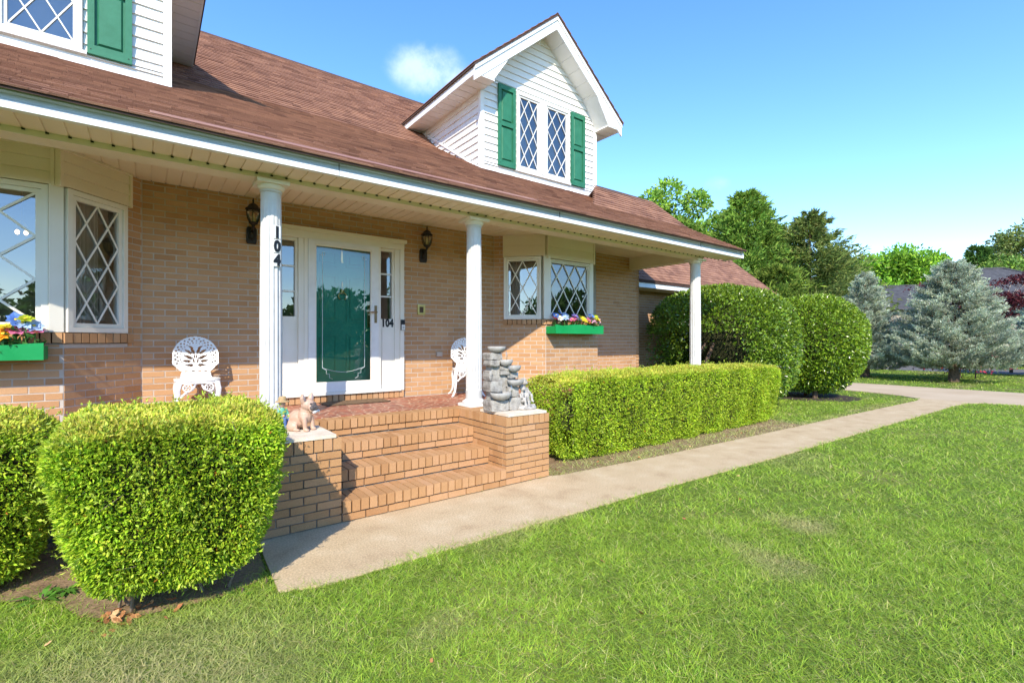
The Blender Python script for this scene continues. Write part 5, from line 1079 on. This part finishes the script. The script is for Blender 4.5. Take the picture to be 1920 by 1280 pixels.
# far wood all round: one uncountable belt
n = 170000; a = rng.uniform(-math.pi, math.pi, n); a[:110000] = rng.uniform(-.3, 1.5, 110000); tall = 1 + .95 * np.exp(-((a - .55) / .75) ** 2); rr = rng.uniform(82, 100, n); hh = (6.0 + 1.0 * np.sin(a * 23) * np.sin(a * 9 + 1) + .7 * np.sin(a * 61 + np.sin(a * 17)) + .4 * np.sin(a * 160)) * tall * rng.uniform(.03, 1, n) ** .8
P = np.stack([rr * np.cos(a), rr * np.sin(a), hh], 1); wb = foliage('far_wood', leaves(P, np.tile([0, 0, .3], (n, 1)), .95, .6, 1.), pick([(.11, .20, .05), (.15, .25, .06), (.08, .15, .04)], [3, 2, 2], n), LEAF, None); wb['kind'] = 'stuff'; wb['label'] = 'distant green wood closing off the view behind the gardens'; wb['category'] = 'wood'
# trees across the lawn behind the camera, seen in the window glass
for i, (x, y, h, r) in enumerate(((-24, -36, 9.5, 4.4), (-13, -40, 11, 5), (-3, -37, 9, 4.3), (6, -42, 10.5, 5), (14, -36, 9, 4.2), (22, -33, 10, 4.6), (30, -28, 9, 4.2), (38, -26, 10.5, 4.6), (47, -20, 9.5, 4.5), (-34, -30, 10, 4.8))):
    broadleaf('lawn_tree', 'broad green tree across the lawn, reflected in the glass', (x, y, -.03), h * .66, r, 3200, GR2, .7, 60 + i, 'trees reflected in the windows', base=.08)
# ---- neighbouring houses
def cottage(label, c, rz, w, d, ez, rzg, mat_wall):
    t = tthing('neighbour_house', label, 'house', c, rz); bx('wall', (-w / 2, -d / 2, -.1), (w / 2, d / 2, ez), mat_wall, t); o = .45; k = d / 2 * .9
    v = [(-w / 2 - o, -d / 2 - o, ez), (w / 2 + o, -d / 2 - o, ez), (w / 2 + o, d / 2 + o, ez), (-w / 2 - o, d / 2 + o, ez), (-w / 2 + k, 0, rzg), (w / 2 - k, 0, rzg)]
    MB().add(v, [(0, 1, 5, 4), (1, 2, 5), (2, 3, 4, 5), (3, 0, 4), (3, 2, 1, 0)]).build('roof', GREYROOF, t); b = MB(); frame_boxes(b, 0, 0, 0, 0, 0) if False else None
    for (p, q) in ((0, 4), (3, 4), (1, 5), (2, 5), (4, 5)): b2 = MB().tube([v[p], v[q]], .09, 6).build('ridge_cap', GREYROOF, t)
    for x in (-w * .3, -.02 * w, w * .28):
        for y in (-d / 2 - .02,):
            f = MB(); f.box((x - .55, y - .03, 1.0), (x + .55, y, 2.4)); wn_ = f.build('window', WHITE, t); bx('pane', (x - .47, y - .036, 1.08), (x + .47, y - .0305, 2.32), mat('dark_pane', [(.02, .025, .03), (.04, .05, .06)], .08), wn_)
    for y in (-d * .2, d * .2):
        f = MB(); f.box((-w / 2 - .03, y - .55, 1.0), (-w / 2, y + .55, 2.4)); wn_ = f.build('window', WHITE, t); bx('pane', (-w / 2 - .036, y - .47, 1.08), (-w / 2 - .0305, y + .47, 2.32), MATS['dark_pane'], wn_)
cottage('grey roofed house showing between the two left hand spruces', (45.5, 11.6, -.03), R(-52), 11, 8.5, 3.7, 5.75, TAN)
cottage('grey roofed house half hidden by the dark red maple', (50.5, 7.2, -.03), R(-60), 9.5, 9, 4.2, 7.0, mat('blue_grey_siding', [(.20, .24, .32), (.26, .31, .40)], .7))
x, y, z = at(1896, 23.5); o = MB().tube([(0, 0, -.2), (0, 0, 1.15)], .07, 8).build('timber_post', BARK, None, (x, y, 0)); tag(o, 'weathered timber post by the street under the cut off spruce', 'post')

# ------------------------------------------------------------------ lawn
def inpoly(P, poly):
    x, y = P[:, 0], P[:, 1]; r = np.zeros(len(P), bool); n = len(poly)
    for i in range(n):
        (xa, ya), (xb, yb) = poly[i][:2], poly[(i + 1) % n][:2]; c = ((ya > y) != (yb > y)); r ^= c & (x < (xb - xa) * (y - ya) / (yb - ya + 1e-12) + xa)
    return r
def grow(poly, k=0): return poly
def lawn(n, d0, d1, pw, wid, hgt, name, label):
    t = rng.uniform(0, 1, n); e = 2 - pw; d = (d0 ** e + t * (d1 ** e - d0 ** e)) ** (1 / e) if abs(e) > 1e-6 else d0 * (d1 / d0) ** t
    u = rng.uniform(-.42, 1.42, n) * 1920; xx = (u - 960) / FPX; P = np.stack([d * (SN + xx * CS), d * (CS - xx * SN)], 1)
    bad = inpoly(P, [(x, y + .025 + .02 * math.sin(x * 9)) for x, y in WALK_NEAR] + [(x, y - .02 - .015 * math.sin(x * 7)) for x, y in WALK_FAR[::-1]]) | inpoly(P, drive_poly) | inpoly(P, [(30.4, -40), (36.6, -40), (38.6, 14), (42, 40), (36, 40), (32.4, 14)])
    bad |= (P[:, 1] > 4.5) & (P[:, 0] < 8.4) & (P[:, 0] > 3.6) | (P[:, 1] > 5.0) & (P[:, 0] < 8.4) | (P[:, 1] > 7.85) & (P[:, 0] < 16.1) | inpoly(P, [p[:2] for p in mp]) & (rng.uniform(0, 1, n) < .93) | inpoly(P, SOILP) & (rng.uniform(0, 1, n) < .88)
    strip = (P[:, 1] > 3.7) & (P[:, 0] > 3.6) & (P[:, 0] < 9.8) & (P[:, 1] < 4.5); bad |= strip & (rng.uniform(0, 1, n) < .3 + .55 * np.clip((P[:, 1] - 4.15) / .3, 0, 1))
    nz = lambda s, o: .5 + .25 * (np.sin(P[:, 0] * s + o) * np.sin(P[:, 1] * s * 1.13 + o * 2) + np.sin((P[:, 0] * .7 + P[:, 1]) * s * 1.7 + o) * np.sin((P[:, 0] - P[:, 1] * .6) * s * 1.45 + 3 * o))
    wx = P[:, 0] + .5 * np.sin(P[:, 1] * 1.7) + .35 * np.sin(P[:, 0] * 2.9 + P[:, 1] * .8); wy = P[:, 1] + .4 * np.sin(P[:, 0] * 1.3 + 1) + .3 * np.sin(P[:, 1] * 3.3 - P[:, 0]); dry = np.clip((.5 + .5 * np.sin(wx * 2.3) * np.sin(wy * 2.9 + wx) - .80) * 4, 0, .7) * np.clip((nz(.6, 2.) - .40) * 4, 0, 1); dl = np.hypot(P[:, 0] + .15, P[:, 1] - 2.55); dry = np.clip(dry * .8 + np.clip(1.0 - dl / 1.05, 0, 1) * .9 + strip * .5 + np.clip(1 - np.abs(P[:, 1] - 3.85) / .25, 0, 1) * (P[:, 0] > 8) * .35 + rng.uniform(0, .16, n), 0, 1)
    bad |= rng.uniform(0, 1, n) < dry * .12; P, d, dry = P[~bad], d[~bad], dry[~bad]; n = len(P); k = np.maximum(d / 3.2, 1) ** .92
    a = rng.uniform(0, 2 * math.pi, n); w = wid * k * rng.uniform(.6, 1.35, n); h = hgt * rng.uniform(.5, 1.35, n) * np.minimum(k, 1.5) ** .5 * (1 - .35 * dry); ln = rng.normal(0, 1.5, (n, 2)) * h[:, None]
    z = np.where(strip[~bad], -.008, -.016); h = np.where(strip[~bad], h * 1.3, h); v0 = np.stack([P[:, 0] - np.cos(a) * w / 2, P[:, 1] - np.sin(a) * w / 2, z], 1); v1 = np.stack([P[:, 0] + np.cos(a) * w / 2, P[:, 1] + np.sin(a) * w / 2, z], 1); v2 = np.stack([P[:, 0] + ln[:, 0], P[:, 1] + ln[:, 1], z + h], 1)
    # blades of neighbouring tufts share a tone
    tone = .62 + .76 * ((np.sin(P[:, 0] * 37.1 + 1 + np.sin(P[:, 1] * 11)) * np.sin(P[:, 1] * 41.3) + np.sin(P[:, 0] * 69.7 + P[:, 1] * 33.1) * np.sin(P[:, 1] * 77 - P[:, 0] * 29)) * .25 + .5)
    clump = ((np.sin(P[:, 0] * 6.3 + 2 * np.sin(P[:, 1] * 2.9)) * np.sin(P[:, 1] * 7.7 + 1.5 * np.sin(P[:, 0] * 3.7))) + 1) * .5; v2[:, 2] += h * (clump - .5) * .7; tone = tone * (.86 + .28 * clump)
    c = pick([(.275, .43, .033), (.37, .53, .048), (.18, .325, .026), (.58, .55, .20)], [4, 4, 3, 1.0], n, .2) * tone[:, None]; c = c * (1 - dry[:, None]) + np.array((.55, .46, .24)) * rng.uniform(.7, 1.15, (n, 1)) * dry[:, None]
    V = np.stack([v0, v1, v2], 1).reshape(-1, 3); o = npmesh(name, V, np.arange(3 * n).reshape(-1, 3), GRASSM, None, np.repeat(np.clip(c, .01, .8), 3, 0)); o['kind'] = 'stuff'; o['label'] = label; o['category'] = 'grass'
lawn(430000, 1.1, 4.2, .55, .0050, .029, 'grass', 'short mown green grass of the near lawn with straw patches')
lawn(440000, 4.2, 13, 1.35, .0048, .031, 'grass', 'mown green grass of the lawn on both sides of the path')
lawn(230000, 13, 60, 1.5, .0060, .036, 'grass', 'mown green grass of the far lawn beyond the driveway')
# broadleaf weeds and fallen leaves below the near hedge
def weed(x, y, n, L, label):
    t = tthing('weed', label, 'weed', (x, y, -.03), 0, None); V = []; K = []
    for i in range(n):
        a = rnd.uniform(0, 6.28); l = L * rnd.uniform(.6, 1.1); w = l * .2; e = rnd.uniform(.25, .8); d = Vector((math.cos(a), math.sin(a), 0)); s = Vector((-math.sin(a), math.cos(a), 0))
        ps = [d * .0, d * l * .45 + Vector((0, 0, l * e * .5)) + s * w * .5, d * l + Vector((0, 0, l * e * .45)), d * l * .45 + Vector((0, 0, l * e * .5)) - s * w * .5]; V += [tuple(p) for p in ps]; K += [np.array((.10, .24, .03)) * rnd.uniform(.7, 1.3)] * 4
    npmesh('weed_leaves', np.array(V), quads(len(V) // 4), LEAF, t, np.array(K)); MB().tube([(0, 0, 0), (.01, 0, .05)], .006, 5).build('weed_stem', BARK, t)
weed(-.50, 3.98, 26, .15, 'broad leafed weed on bare soil beside the gap between the hedges'); weed(-.40, 4.02, 20, .13, 'smaller broad leafed weed growing under the left edge of the hedge'); weed(.46, 3.34, 14, .10, 'low green weed at the right foot of the hedge'); weed(.60, 3.38, 12, .09, 'low green weed beside the corner of the path')
DL_ = MB().add([(-.5, 0, 0), (-.15, -.28, .05), (.1, -.2, .0), (.3, -.26, .06), (.5, 0, .02), (.3, .25, .05), (.05, .2, .0), (-.2, .26, .07)], [(0, 1, 2, 7), (2, 3, 4, 5), (2, 5, 6, 7)])
dlm = [DL_.mesh('dry_leaf', mat('dry_leaf_%d' % i, [c, tuple(q * 1.25 for q in c)], .85, 60)) for i, c in enumerate(((.42, .19, .07), (.33, .13, .05), (.50, .30, .14)))]
for i in range(64):
    if i < 40: x, y, zz = rnd.gauss(-.08, .10), rnd.gauss(3.42, .07), rnd.uniform(-.012, .025)
    elif i < 54: x = rnd.uniform(3.75, 8.8); y, zz = rnd.uniform(3.98, 4.25), rnd.uniform(-.008, .015)
    else: x, y, zz = rnd.uniform(.4, 7), rnd.uniform(1.4, 3.0), .006
    o = link(bpy.data.objects.new('dry_leaf', dlm[i % 3]), None, (x, y, zz)); s = rnd.uniform(.032, .06); o.scale = (s, s, s); o.rotation_euler = (rnd.uniform(-.6, .6), rnd.uniform(-.6, .6), rnd.uniform(0, 6.28))
    lab, gp = [('curled brown dry leaf in the heap at the foot of the near hedge', 'dry leaves under the near hedge'), ('brown dry leaf on the soil along the long hedge', 'dry leaves along the long hedge'), ('brown dry leaf lying loose on the lawn', 'dry leaves on the lawn')][0 if i < 40 else 1 if i < 54 else 2]; tag(o, lab, 'leaf', gp)
